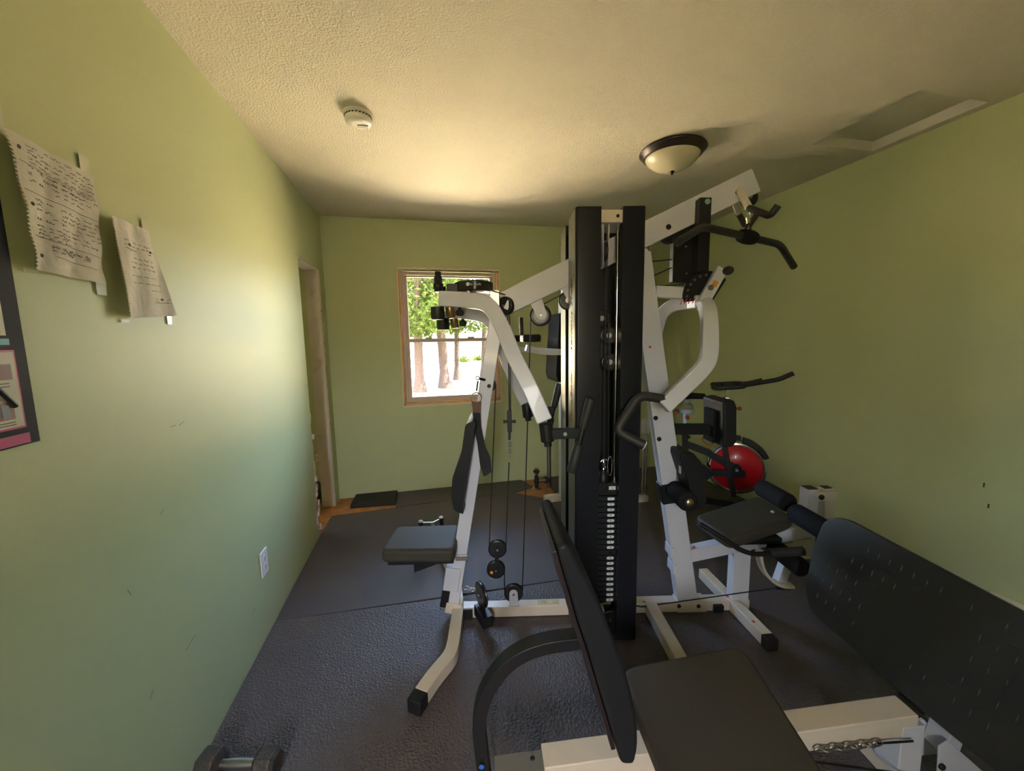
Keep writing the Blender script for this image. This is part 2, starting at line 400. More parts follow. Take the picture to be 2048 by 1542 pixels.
# ------------------------------------------------------------------ rubber mats
def floor_mat(name, label, poly, th, m, z0=-.012):
    mb = MB(); mb.prism([(x, y, z0) for x, y in poly], (0, 0, th))
    return tag(mb.build(name, m, bevel=.0007), label, 'floor mat')
G = .0004
floor_mat('rubber_mat', 'hammered black rubber mat at the left wall beside the dumbbell', [(XL+.003, YF+.01), (.180-G, YF+.01), (.182-G, 2.0-G), (XL+.003, 2.04-G)], .012, M['mat_front'])
floor_mat('rubber_mat', 'hammered black rubber mat under the tower and the leg press', [(.180+G, YF+.01), (2.01-G, YF+.01), (2.01-G, 1.985-G), (.182+G, 2.0-G)], .012, M['mat_front'])
floor_mat('rubber_mat', 'black rubber mat along the right wall below the diamond footplate', [(2.01+G, YF+.01), (XR-.003, YF+.01), (XR-.003, 1.98-G), (2.01+G, 1.985-G)], .012, M['mat_front'])
floor_mat('rubber_mat', 'fine grained rubber mat behind the left seat, next to the bare plywood', [(XL+.003, 2.04+G), (1.04-G, 1.995+G), (1.04-G, 3.10), (.76, 3.33), (.30, 3.325), (-.28, 3.28), (-.775, 3.255), (XL+.003, 2.98)], .012, M['mat_rear'])
floor_mat('rubber_mat', 'fine grained rubber mat behind the tower below the dip station', [(1.04+G, 1.995+G), (1.82-G, 1.987+G), (1.82-G, YB-.003), (1.13, YB-.003), (1.13, 3.25), (1.04+G, 3.20)], .012, M['mat_rear'])
floor_mat('rubber_mat', 'fine grained rubber mat under the exercise bike', [(1.82+G, 1.99+G), (XR-.003, 1.98+G), (XR-.003, YB-.003), (1.82+G, YB-.003)], .012, M['mat_rear'])
floor_mat('rubber_mat', 'thick jet black rubber offcut on plywood under the window left side', [(-.655, 3.385), (-.285, 3.36), (-.285, YB-.004), (-.645, YB-.004)], .030, M['mat_black'])
floor_mat('rubber_mat', 'dull grey rubber offcut against back wall under the window', [(-.278, 3.290), (.30, 3.330), (.76, 3.335), (.97, YB-.2), (.90, YB-.004), (-.28+G, YB-.004)], .012, M['mat_rear'])

# ------------------------------------------------------------------ small fixtures
def outlet(name, label, M4, y0, y1, z0, z1, m, side):
    x = XL if side < 0 else XR
    o = thing(name, label, 'outlet', (x, (y0+y1)/2, (z0+z1)/2))
    s = -side; hy, hz = (y1-y0)/2, (z1-z0)/2
    mb = MB(); mb.box((s*.0035, 0, 0), (.007, 2*hy, 2*hz)); mb.build('cover_plate', m, o, .003)
    for q in (-1, 1):
        f = MB(); f.disc((s*.006, 0, q*.021), (s, 0, 0), [(0, .0165), (.003, .0165)], 20); f = f.build('socket', m, o)
        h = MB()
        for yy in (-.006, .006): h.box((s*.0093, yy, q*.021+.003), (.001, .002, .008))
        h.disc((s*.009, 0, q*.021-.009), (s, 0, 0), [(0, .0025), (.0008, .0025)], 10); h.build('slots', M['slot'], f)
    return o
outlet('wall_outlet', 'white double outlet low on the left wall', 0, 1.938, 2.012, .292, .415, M['plasticw'], -1)
outlet('wall_outlet', 'ivory double outlet on the right wall behind the bike wheel', 0, 2.515, 2.588, .30, .42, M['ivory'], 1)
P = at(635, 915, y=YB+.16)
o = thing('wall_outlet', 'pale outlet seen through the doorway in the next room', 'outlet', (P.x, YB+.155, P.z))
mb = MB(); mb.box((0, 0, 0), (.075, .008, .12)); mb.build('cover_plate', M['ivory'], o, .002)
mb = MB(); mb.box((0, -.005, .022), (.03, .003, .03)); mb.box((0, -.005, -.022), (.03, .003, .03)); mb.build('socket', M['plastic'], o)
# dark ball in next room
P = at(637, 995, y=3.62)
mb = MB(); mb.disc((P.x-.02, 3.62, .085), (0,0,1), [(-.09*math.cos(a*PI/14), .09*math.sin(a*PI/14)) for a in range(15)], 24)
tag(mb.build('exercise_ball', mat('dark_teal_rubber', (.01, .03, .035), .35)), 'dark ball on the floor just beyond the doorway', 'ball')

# smoke detector
C0 = at(716, 228, z=H)
o = thing('smoke_detector', 'round white smoke detector on the ceiling', 'smoke detector', (C0.x, C0.y, H))
MB().disc((0,0,0), (0,0,-1), [(0,.066),(.008,.066),(.012,.060)], 40).build('mounting_ring', M['plastic'], o)
MB().disc((0,0,-.012), (0,0,-1), [(0,.058),(.018,.060),(.026,.056),(.032,.044),(.034,.030)], 40).build('body', M['plastic'], o)
mb = MB()
for k in range(24):
    a = 2*PI*k/24; mb.box((.0595*math.cos(a), .0595*math.sin(a), -.018), (.003, .009, .004), ax=Matrix.Rotation(a, 3, 'Z').transposed())
mb.build('vent_slots', M['slot'], o)
MB().box((.018, .012, -.047), (.05, .022, .006)).build('test_button', M['steel'], o, .002)
# ceiling light, switched off
C0 = at(1345, 300, z=H)
o = thing('ceiling_light', 'unlit flush ceiling light with bronze rim and frosted bowl', 'ceiling light', (C0.x, C0.y, H))
MB().disc((0,0,0), (0,0,-1), [(0,.172),(.010,.180),(.016,.174),(.020,.165),(.034,.160),(.040,.146)], 48).build('bronze_rim', M['bronze'], o)
MB().disc((0,0,-.030), (0,0,-1), [(.0,.145),(.012,.146),(.03,.134),(.05,.112),(.068,.080),(.080,.043),(.085,.012)], 48).build('glass_bowl', M['glass'], o)
MB().disc((0,0,-.113), (0,0,-1), [(0,.014),(.006,.013),(.012,.008),(.018,.006),(.022,.002)], 20).build('finial', M['bronze'], o)

# ------------------------------------------------------------------ notebook sheets taped to the left wall
def sheet(name, label, corners, curl, seed, dens, holes):
    """corners: TL, TR, BR, BL as (y, z); curl(s, t) is the distance off the wall"""
    random.seed(seed)
    o = thing(name, label, 'paper note', (XL, corners[3][0], corners[3][1]))
    org = Vector((XL, corners[3][0], corners[3][1]))
    def pt(s, t, off=0.):
        a = [corners[0][i]*(1-s)+corners[1][i]*s for i in (0,1)]; b = [corners[3][i]*(1-s)+corners[2][i]*s for i in (0,1)]
        y, z = [a[i]*(1-t)+b[i]*t for i in (0,1)]
        return Vector((XL + curl(s, t) + off, y, z)) - org
    NS, NT = 24, 30; mb = MB()
    vs = [pt(i/NS, j/NT) for j in range(NT+1) for i in range(NS+1)]
    vs2 = [v - Vector((.0004, 0, 0)) for v in vs]; n = len(vs)
    fs = [(j*(NS+1)+i, j*(NS+1)+i+1, (j+1)*(NS+1)+i+1, (j+1)*(NS+1)+i) for j in range(NT) for i in range(NS)]
    mb.add(vs + vs2, fs + [tuple(n+k for k in reversed(f)) for f in fs], 0, True)
    for k in range(34):      # perforated edge
        t = (k+.5)/34; mb.add([pt(0, t-.008), pt(-.03, t-.005), pt(-.032, t+.004), pt(0, t+.008)], [(0,1,2,3)])
    sh = mb.build('sheet', M['paper'], o)
    mb = MB()
    def stroke(pts, wd, mt=0):
        for a, b in zip(pts, pts[1:]):
            A, B = pt(*a, .0012), pt(*b, .0012); d = (B-A)
            if d.length < 1e-5: continue
            nrm = Vector((1,0,0)).cross(d).normalized()*wd*1.15; mb.add([A-nrm, B-nrm, B+nrm, A+nrm], [(0,1,2,3)], mt)
    for (t, m, s0, s1) in dens['rules']: stroke([(s0+(s1-s0)*i/12, t+m*(i/12)) for i in range(13)], .0005, 1)
    for (s0, t0, s1, lines, dt, hh, slope) in dens['blocks']:
        for li in range(lines):
            s = s0 + random.uniform(0, .02); t = t0 + li*dt
            while s < s1:
                wl = random.uniform(.05, .12); pts = []; q = 0
                while q < wl:
                    pts.append((min(s+q, .97), t + slope*(s+q) + random.uniform(-hh, hh))); q += random.uniform(.006, .012)
                if random.random() < .86: stroke(pts, .00055, 0)
                s += wl + random.uniform(.02, .05)
    for s, t, r in holes:
        P = pt(s, t, .0010); mb.disc(P, (1,0,0), [(0, r), (.0003, r)], 12)
    mb.build('handwriting', [M['pencil'], M['pencil']], o)
    return o, pt
o, pt = sheet('notebook_page', 'crumpled notebook page full of handwriting taped beside the poster',
  [(1.010, 1.822), (1.226, 1.815), (1.218, 1.552), (1.030, 1.556)], lambda s, t: .004 + .010*(1-s)**2 + .005*abs(math.sin(s*7+t*3)) + .004*math.sin(t*9+s*2)**2, 2,
  dict(rules=[(.20,.02,.02,.96),(.40,.02,.02,.96),(.73,.03,.04,.97),(.86,.02,.25,.9)], blocks=[(.12,.06,.36,5,.030,.010,.0),(.34,.04,.95,7,.036,.010,.02),(.10,.22,.36,3,.045,.012,0),(.10,.45,.34,5,.035,.010,0),(.10,.64,.42,4,.03,.010,0),(.42,.45,.92,7,.038,.011,.02),(.2,.78,.8,4,.012,.012,.01),(.4,.22,.9,4,.04,.008,.02)]), [(.06,.10,.004),(.06,.50,.004),(.07,.88,.004)])
for (s, t, w2, h2) in ((-.01,-.06,.030,.055),(.93,-.05,.028,.055),(.96,1.02,.032,.045),(.0,1.01,.03,.008)):
    P = pt(s, t); MB().box((.0035, P.y, P.z), (.0005, w2, h2)).build('tape', M['tape'], o)
o, pt = sheet('notebook_page', 'torn notebook page curling off the wall, right of the fuller page',
  [(1.250, 1.730), (1.420, 1.735), (1.500, 1.490), (1.272, 1.470)], lambda s, t: .004 + .020*(1-s)**1.5*(1-.35*t) + .006*math.sin(s*6+t*2)**2, 8,
  dict(rules=[(.84,.0,.55,.95)], blocks=[(.12,.20,.85,3,.04,.011,.02),(.2,.36,.8,3,.05,.008,.02),(.2,.55,.8,3,.07,.006,.02),(.6,.78,.95,2,.03,.007,.02)]), [(.25,.24,.004),(.80,.26,.004),(.8,.80,.004)])
for (s, t, w2, h2) in ((.93,-.03,.022,.045),(.86,1.04,.022,.030),(.02,1.03,.03,.008)):
    P = pt(s, t); MB().box((.0035, P.y, P.z), (.0005, w2, h2)).build('tape', M['tape'], o)

# ------------------------------------------------------------------ exercise poster (only its right edge is in view)
PY1, PZ0, PZ1 = .992, 1.203, 1.90
o = thing('exercise_poster', 'black exercise poster with magenta and teal panels at the left edge', 'poster', (XL, PY1, PZ0))
def pr(y0, y1, z0, z1, x0, m, name): return MB().box((x0, (y0+y1)/2-PY1, (z0+z1)/2-PZ0), (.0012, y1-y0, z1-z0)).build(name, m, o)
pr(.42, PY1, PZ0, PZ1, .0018, M['poster'], 'poster_sheet')
pr(.44, .972, 1.206, 1.226, .0026, M['magenta'], 'title_band')
pr(.44, .968, 1.238, 1.392, .0026, M['magenta'], 'panel_border')
pr(.444, .964, 1.242, 1.388, .0034, M['pcream'], 'panel')
pr(.44, .962, 1.402, 1.414, .0026, M['teal'], 'title_band')
pr(.44, .958, 1.420, 1.56, .0026, M['pcream'], 'panel')
pr(.90, .955, 1.335, 1.365, .0042, M['skin'], 'exercise_photo')
pr(.915, .948, 1.258, 1.292, .0042, M['skin'], 'exercise_photo')
pr(.925, .938, 1.262, 1.286, .0048, M['pblue'], 'exercise_photo')
mb = MB(); mb.pipe([(.0045, .90-PY1, 1.325-PZ0), (.0045, .925-PY1, 1.318-PZ0), (.0045, .952-PY1, 1.282-PZ0)], .005, 6); mb.build('diagram_stroke', M['slot'], o)
mb = MB()
for zz in (1.328, 1.322, 1.252, 1.247, 1.46, 1.452, 1.444, 1.436, 1.428):
    mb.box((.0042, .925-PY1, zz-PZ0), (.0008, .045, .0016))
mb.build('caption_text', M['pencil'], o)

# ------------------------------------------------------------------ home gym
A = Frame(.205, 1.835, math.atan2(-.205, .979))
gym = thing('home_gym', 'white and black multi station cable gym with central weight tower', 'home gym', (A.o.x, A.o.y, 0), A.ang)
def P3(u, v, z): return Vector((u, v, z))
def bolt(parent, p, ax, r=.010, h=.008, m=None):
    return MB().disc(p, ax, [(0, r), (h*.7, r), (h, r*.6)], 12).build('bolt', m or M['black'], parent)
def put(name, mb, m, bevel=.003, label=None, parent=None, seg=2): return mb.build(name, m, parent or gym, bevel, seg, label)

put('base_beam', MB().bar([(-.11,0,.030),(1.40,0,.030)], .055, .055), M['cream'], .004)
# left station frame
pt1 = A.v(917, 1230, -.02)
post = put('upright', MB().bar([(-.115,0,.055),(.143,0,1.50)], .066, .052), M['white'], .004)
for s in (-1, 1):
    fp_ = [A.z(x_, y_, .040) for x_, y_ in ((917,1235),(908,1285),(902,1312),(868,1352),(842,1390))]
    fp_ = [Vector((q.x - (.05 if s > 0 else 0)*min(1, abs(q.y)*4), abs(q.y)*s, .034)) for q in fp_]; fp_[0].x = -.085; fp_[0].y = 0
    leg = MB().bar(arc_path([fp_[0], fp_[1], fp_[2], fp_[3], fp_[4]], .045), .056, .056, side=(0,0,1))
    lg = put('floor_leg', leg, M['cream'], .004)
    d = (fp_[4]-fp_[3]).normalized(); c = Vector((fp_[4].x, fp_[4].y, .031))
    put('rubber_cap', MB().bar([c - d*.006, c + d*.05], .062, .060, side=(0,0,1)), M['black'], .008, parent=lg)
put('upright_sleeve', MB().bar([(-.112,0,.03),(-.100,0,.085)], .080, .066), M['cream'], .003)
bolt(gym, (-.055,-.02,.04), (1,0,0), .012, .02, M['steel'])
put('base_clamp', MB().box((-.035, -.005, .028), (.05, .060, .054)), M['black'])

put('upper_beam', MB().bar([(.150,0,1.545),(1.315,0,2.085)], .108, .055), M['white'], .004)
put('beam_bracket', MB().box((.135, 0, 1.58), (.045, .10, .075)), M['steel'])
# left back pad on the upright
prof = [A.v(944,842,-.12), A.v(931,848,-.12), A.v(924,900,-.12), A.v(905,955,-.12), A.v(903,990,-.12), A.v(908,1020,-.12), A.v(928,1027,-.12)]
bk = [Vector((.026+.033+.0, 0, 1.0)), ]
def post_u(z): return -.115 + (z-.055)*(.258/1.445)
poly = []
for p in prof: poly.append((p.x, p.z))
for x_, y_ in ((936,1020),(946,975),(956,915),(964,846)):
    p = A.v(x_, y_, -.12); poly.append((min(p.x, post_u(p.z)-.018), p.z))
front = [q for q in poly]
mb = MB(); mb.prism([(a, -.13, b) for a, b in round_poly([(a, b, 0) for a, b in front], .02, 3) and [(q.x, q.y) for q in round_poly([(a, b, 0) for a, b in front], .02, 3)]], (0, .26, 0))
put('backrest', mb, M['vinyl'], .014, 'contoured black back pad above the left seat', seg=3)
# left seat
mb = MB(); mb.prism([(p.x, p.y, .365) for p in round_poly([(-.425,-.125,0),(-.075,-.14,0),(-.075,.12,0),(-.415,.115,0)], .04)], (0,0,.068))
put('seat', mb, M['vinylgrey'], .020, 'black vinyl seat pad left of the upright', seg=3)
put('seat_board', MB().box((-.24, 0, .356), (.31, .22, .018)), M['black'])
q0, q1, q2, q3 = [A.v(x_, y_, -.04) for x_, y_ in ((826,1112),(890,1116),(888,1124),(828,1146))]
put('seat_bracket', MB().prism([q0, q1, q2, q3], (0,.08,0)), M['black'])
put('seat_sleeve', MB().bar([(-.118,0,.155),(-.098,0,.275)], .075, .07), M['white'])
put('seat_tube', MB().bar([(-.155,0,.065),(-.138,0,.16)], .04, .06), M['black'])
put('seat_hinge', MB().box((-.055, -.03, .33), (.06, .012, .03)), M['steel'])
# pec fly head: pivots, cam, arms
put('pivot_crosspiece', MB().bar([(-.09,0,1.605),(.15,0,1.575)], .045, .06), M['cream'])
for s in (-1, 1):
    v0, v1 = s*.085, s*.26
    mb = MB()
    a = [A.v(888,600,-.085), A.v(935,601,-.10), A.v(975,610,-.13), A.v(1002,650,-.16), A.v(1028,712,-.20), A.v(1062,780,-.235), A.v(1089,842,-.26)]
    if s > 0: a = [A.v(890,622,.085), A.v(935,626,.10), A.v(972,635,.13), A.v(996,665,.16), A.v(1012,715,.20), A.v(1032,765,.235), A.v(1051,803,.26)]
    else: a = [A.v(880,598,-.085)] + a[1:]
    path = smooth_path([(p.x, p.y, p.z) for p in a], 5)
    arm = put('swing_arm', mb.bar(path, .066, .055), M['white'], .005, 'curved white pec fly arm on the ' + ('near' if s < 0 else 'far') + ' side')
    e = a[0]; y = -s*abs(e.y)*-1 if s < 0 else abs(e.y)
    y = s*.085
    MB().disc((e.x-.012, y, e.z-.035), (0,0,-1), [(0,.030),(.045,.031),(.055,.026)], 20).build('pivot_housing', M['black'], arm)
    MB().disc((e.x-.005, y, e.z+.03), (0,0,1), [(0,.018),(.012,.018),(.014,.022),(.034,.022),(.036,.018),(.066,.018),(.068,.014),(.086,.013)], 18).build('pivot_bolt', M['black'], arm)
    MB().disc((e.x+.040, y+.01, e.z-.036), (.15,0,-1), [(0,.019),(.045,.019),(.048,.012)], 18).build('bronze_bushing', mat('bronze_bushing', (.34,.21,.10), .35, metal=.8), arm)
    MB().disc((e.x+.085, y, e.z-.03), (0,0,-1), [(0,.008),(.018,.008),(.02,.016),(.03,.020),(.042,.016),(.046,.006)], 16).build('adjustment_knob', M['grip'], arm)
    q = a[-1]; yy = s*.26
    el = MB(); el.disc((q.x+.005, yy, q.z-.012), (.1,0,-1), [(0,.028),(.075,.028),(.077,.016),(.095,.016)], 18)
    cb = [(q.x+.005, yy, q.z-.055), (q.x+.155, yy-s*.0, q.z-.052)]
    el.bar(cb, .042, .034, mat=0)
    hd = put('handle_crossbar', el, M['black'], .004, parent=arm)
    MB().disc((q.x+.083, yy-.018 if s < 0 else yy-.018, q.z-.053), (0,-1,0), [(0,.008),(.002,.008)], 14).build('green_cap', M['green'], hd)
    g = MB(); b0 = Vector((q.x+.152, yy+s*.012, q.z-.053)); dr = Vector((.032, 0, .125)).normalized()
    g.pipe([b0-dr*.16, b0+dr*.14], .0125); put('grip_rod', g, M['black'], 0, parent=arm)
    g = MB(); g.pipe([b0+dr*.02, b0+dr*.03, b0+dr*.14, b0+dr*.15], [.015,.018,.021,.018]); put('hand_grip', g, M['grip'], 0, parent=arm)
    g = MB(); g.pipe([b0-dr*.17, b0-dr*.16, b0-dr*.05, b0-dr*.045], [.018,.022,.020,.015]); put('hand_grip', g, M['grip'], 0, parent=arm)
# cam with its logo
mb = MB()
camp = [A.v(928,566,-.05), A.v(968,580,-.05)]
mb.prism([(p.x, p.y, 1.612) for p in smooth_path([(-.02,-.075,0),(.06,-.10,0),(.12,-.04,0),(.12,.04,0),(.06,.10,0),(-.02,.075,0),(-.05,0,0),(-.02,-.075,0)], 4)[:-1]], (0,0,.045))
cm = put('cam', mb, M['pulley'], .006)
mb = MB(); mb.disc((.02,-.096,1.638), (-.3,-1,0), [(0,.008),(.001,.008)], 12); mb.text('ParaBody', .014, (.052,-.0995,1.637), (1,-.05,0), (0,0,1))
put('cam_logo', mb, M['lab'], 0, parent=cm)
put('cam_block', MB().box((-.045,-.02,1.628), (.07,.06,.04)), M['black'])
MB().disc((.02,-.06,1.60), (0,0,-1), [(-.02,.016),(.03,.016)], 16).build('pivot_spacer', M['steel'], gym)
# pulleys
def pulley(c, r, ax=(0,1,0), w=.018, hubm=None, name='pulley', parent=None):
    c = Vector(c)
    o = MB().disc(c - Vector(ax)*w/2, ax, [(0,r*.80),(0,r),(w*.2,r),(w*.5,r*.84),(w*.8,r),(w,r),(w,r*.80)], 32).build(name, M['pulley'], parent or gym)
    MB().disc(c - Vector(ax)*(w/2+.002), ax, [(0,r*.30),(w+.004,r*.30)], 18).build('hub', hubm or M['pulley'], o)
    MB().disc(c - Vector(ax)*(w/2+.010), ax, [(0,.006),(w+.02,.006)], 10).build('axle', M['steel'], o)
    return o
p1 = A.v(995,1097); p2 = A.v(992,1138); p3 = A.v(1027,1185); p4 = A.v(1081,631); p5 = A.v(978,770,.03); p6 = A.v(1136,601,-.01)
u1 = pulley(p1, .046); u2 = pulley(p2, .046)
MB().disc(p2 + Vector((-.022,-.0105,-.012)), (0,-1,0), [(0,.008),(.001,.008)], 12).build('orange_sticker', M['orange'], u2)
put('pulley_link', MB().bar([p1+Vector((0,-.014,.01)), p2+Vector((0,-.014,-.01))], .020, .004), M['black'], .001)
u3 = pulley(p3, .048)
mb = MB(); mb.prism([(p3.x-.024,-.016,.055),(p3.x+.024,-.016,.055)]+[(p3.x+.021*math.cos(a), -.016, p3.z+.004+.021*math.sin(a)) for a in [i*PI/8 for i in range(9)]], (0,.004,0))
put('pulley_bracket', mb, M['white'], .001)
u4 = pulley(p4, .050, hubm=M['steel'])
MB().disc(p4-Vector((0,.0095,0)), (0,1,0), [(-.0,.034),(.019,.034)], 24).build('pulley_face', mat('pale_nylon', (.30,.30,.36), .35), u4)
for s in (-.014, .012):
    tpz = p4.z+.085
    mb = MB(); mb.prism([(p4.x-.052,s,tpz-.008),(p4.x-.002,s,tpz+.02),(p4.x+.028,s,p4.z+.004),(p4.x+.018,s,p4.z-.018),(p4.x-.006,s,p4.z-.020),(p4.x-.022,s,p4.z-.004)], (0,.003,0))
    put('pulley_bracket', mb, M['white'], .001)
u6 = pulley(p6, .044, hubm=M['steel'])
mb = MB(); mb.prism([(p6.x-.035,-.022,p6.z+.055),(p6.x+.035,-.022,p6.z+.085),(p6.x+.035,-.022,p6.z-.03),(p6.x+.01,-.022,p6.z-.02)], (0,.003,0)); put('pulley_bracket', mb, M['white'], .001)
u5 = pulley(p5, .034, name='pulley')
bolt(gym, A.v(978,772,-.026), (0,-1,0), .009, .006)
# beam head pulley at the left end of the upper beam
p7 = A.v(1011,612,-.045); pulley(p7, .042, ax=(.6,.8,0))
put('pulley_guard', MB().bar([p7+Vector((.018,-.02,.02)), p7+Vector((.0,-.02,-.015))], .02, .004), M['white'], .001)
# cables (each run its own)
def cable(pts, r=.0028, name='cable', parent=None):
    return put(name, MB().pipe(pts, r, 8), M['cable'], 0, parent=parent)
cable([(p5.x+.033, p5.y, p5.z), (p1.x-.042, 0, p1.z)])
cable([(p3.x+.045, 0, p3.z), (p4.x-.045, 0, p4.z)])
cable([(p3.x-.045, 0, p3.z), (p2.x+.042, 0, p2.z)])
hk = A.v(1019,845)
cable([(p7.x+.01, 0, p7.z-.04), (hk.x, 0, hk.z+.05)])
cable([(p7.x+.018, 0, p7.z-.04), (hk.x+.006, 0, hk.z+.05)])
cable([(.06,-.06,1.633), (p7.x, p7.y, p7.z+.05)])
cable([(p4.x+.01, 0, p4.z+.05), (p6.x, 0, p6.z+.042)])
ch0 = A.v(1018,925)
cable([(ch0.x, 0, ch0.z), (p1.x+.042, 0, p1.z)])
mb = MB(); mb.bar([(hk.x,0,hk.z+.06),(hk.x,0,hk.z-.045)], .022, .026); mb.pipe([(hk.x-.028,0,hk.z+.005),(hk.x+.028,0,hk.z+.005)], .006); mb.disc((hk.x-.03,0,hk.z+.005),(1,0,0),[(0,.008),(.008,.008)],10); mb.disc((hk.x+.022,0,hk.z+.005),(1,0,0),[(0,.008),(.008,.008)],10)
put('cable_clevis', mb, M['black'], .002)
put('cable_clevis_tail', MB().bar([(hk.x,0,hk.z-.04),(hk.x-.002,0,hk.z-.085)], .012, .014), M['black'], .001)
def link_ring(c, ax1, ax2, a, b, r, mb, n=14):
    c = Vector(c); ax1 = Vector(ax1); ax2 = Vector(ax2)
    pts = [c + ax1*(a*math.cos(2*PI*k/n)) + ax2*(b*math.sin(2*PI*k/n)) for k in range(n+1)]
    mb.pipe(pts, r, 7, cap=False)
mb = MB(); z0 = hk.z-.092
for k in range(5): link_ring((hk.x, 0, z0-.017*k), (0,0,1), (1,0,0) if k % 2 else (0,1,0), .013, .008, .0022, mb)
put('chain', mb, M['steel'], 0)
# low pulley block beside the base beam
c = A.v(966,1200,-.09)
lb = MB(); lb.bar([(c.x-.026, c.y+.052, .064), (c.x+.026, c.y-.052, .064)], .052, .056, side=(0,0,1)); lo = put('low_pulley_block', lb, M['black'], .003)
pulley((c.x-.010, c.y+.022, .158), .062, ax=(.89,.45,0), w=.018, parent=lo)
put('swivel_fork', MB().bar([(c.x+.006,c.y+.010,.09),(c.x+.002,c.y+.018,.165)], .008, .018), M['padm'], .002, parent=lo)
mb = MB()
for k in range(3): link_ring((c.x-.050-.018*k, c.y+.05, .165+.006*k), (1,0,.2), (0,1,0) if k % 2 else (0,0,1), .013, .008, .0022, mb)
put('snap_hook', mb, M['chrome'], 0, parent=lo)
# base beam instruction sticker
put('sticker', MB().box((.375,0,.0582), (.11,.030,.0008)), mat('yellowed_sticker', (.55,.47,.25), .5, var=(40, (.40,.33,.16), .4, .6)), 0)

# ---- tower
def shroud(u0, u1, v0, v1, side, front=-1, name='tower_shroud', label=None):
    """C shaped steel cover: a face, an outer side and an inner return, open at the back"""
    t = .003; z0, z1 = .012, 1.92
    o = MB(); fv = v0 if front < 0 else v1
    pl = []
    # outline of the C seen from above, rounded outer corner
    uo, ui = (u0, u1) if side < 0 else (u1, u0); du = 1 if side < 0 else -1; bv = v1 if front < 0 else v0; dv = 1 if front < 0 else -1
    out = [(uo, bv)] + [(uo + du*.012*(1-math.cos(a)), fv + dv*.012*(1-math.sin(a))) for a in [i*PI/10 for i in range(6)]] + [(ui, fv), (ui, fv+dv*.05)]
    inn = [(ui-du*t, fv+dv*.05), (ui-du*t, fv+dv*t)] + [(uo + du*(t+.010*(1-math.cos(a))), fv + dv*(t+.010*(1-math.sin(a)))) for a in reversed([i*PI/10 for i in range(6)])] + [(uo+du*t, bv)]
    o.prism([(a, b, z0) for a, b in out+inn], (0,0,z1-z0))
    ob = put(name, o, [M['shroud']], .0008, label)
    cap = MB(); cap.prism([(a, b, z1-.004) for a, b in out[:-1] + [(ui, bv)]], (0,0,.004)); put('shroud_lid', cap, M['shroud'], 0, parent=ob)
    return ob
fl = shroud(.473,.576,-.21,-.035,-1, label='front left shroud with script lettering down its side')
fr = shroud(.664,.757,-.21,-.035,1, label='front right shroud of the weight tower')
rl = shroud(.473,.576,.055,.22,-1, front=1); rr = shroud(.664,.757,.055,.22,1, front=1)
for ob, v0, v1 in ((fl,-.196,-.037),(rl,.057,.206)):
    st = put('side_strip', MB().box((.4722,(v0+v1)/2,.966), (.0016,v1-v0,1.90)), M['shroudside'], 0, parent=ob)  # lighter strip laid on as the side's painted sheen
    MB().disc((.4712,(v0+v1)/2+.0,1.86), (-1,0,0), [(0,.009),(.004,.008)], 12).build('bolt', M['steel'], ob)
mb = MB(); mb.text('ParaBody  -  Serious Steel', .060, (.4708,-.118,1.33), (0,0,1), (0,1,0), shear=.35, depth=.0002)
for v in mb.V: v.y = -.118 + (v.y+.118)*.8
put('lettering', mb, M['ink'], 0, parent=fl)
put('tower_top_bracket', MB().box((.62,-.118,1.885), (.25,.165,.050)), M['cream'], .003)
bolt(gym, (.645,-.2005,1.885), (0,-1,0), .007, .002)
put('center_column', MB().bar([(.635,.012,.05),(.635,.012,1.72)], .05, .06, side=(0,1,0)), M['black'])
put('tower_base', MB().box((.615,-.115,.045), (.27,.12,.03)), M['black'])
put('base_bracket', MB().box((.595,-.19,.115), (.028,.03,.10)), M['cream'])
pulley((.645,-.16,.085), .042)
for uu in (.585,.668): put('guide_rod', MB().pipe([(uu,-.125,.06),(uu,-.125,1.86)], .008, 14), M['chrome'], 0)
# weight plates with numbers
NPL = 20; zt, zb = .690, .176; step = (zt-zb)/NPL
for k in range(NPL):
    z = zt - step*(k+.5)
    pl = MB().box((.620,-.125,z), (.165,.10,step-.003)).build('weight_plate', M['plate'], gym, .002)
    if k == 10:
        MB().disc((.640,-.176,z), (0,-1,0), [(0,.008),(.006,.008),(.010,.005)], 12).build('selector_pin', M['black'], pl); continue
    lb = MB(); lb.prism([(.640+s*(.010)+.0065*math.cos(a), -.1755, z+.0065*math.sin(a)) for s, a0 in ((1,-PI/2),(-1,PI/2)) for a in [a0+i*PI/6 for i in range(7)]], (0,-.0006,0), 0)
    lb.text(str(k+1), .012, (.640,-.1764,z), (1,0,0), (0,0,1), mat=1)
    lb.build('number_label', [M['lab'], M['ink']], pl)
tp = MB().box((.620,-.125,.722), (.165,.10,.058)).build('top_plate', M['black'], gym, .003)
lb = MB(); lb.box((.645,-.1762,.728), (.030,.001,.016)); lb.text('2', .014, (.645,-.1772,.728), (1,0,0), (0,0,1), mat=1); lb.build('number_label', [M['lab'], M['ink']], tp)
bolt(tp, (.612,-.175,.728), (0,-1,0), .006, .002)
mb = MB(); mb.disc((.612,-.145,.75), (0,0,1), [(0,.022),(.045,.022),(.047,.016)], 16); put('stack_collar', mb, M['black'], 0)
mb = MB(); mb.disc((.612,-.145,.797), (0,0,1), [(0,.010),(.02,.012),(.022,.007),(.06,.006)], 12); mb.pipe([(.600,-.145,.84),(.612,-.145,.855),(.63,-.145,.845)], .004, 8)
link_ring((.640,-.150,.82), (0,0,1), (1,0,0), .045, .010, .0028, mb)
put('snap_link', mb, M['chrome'], 0)
cable([(.612,-.145,.85),(.612,-.145,1.80)]); cable([(.634,-.145,.85),(.628,-.145,1.50)])
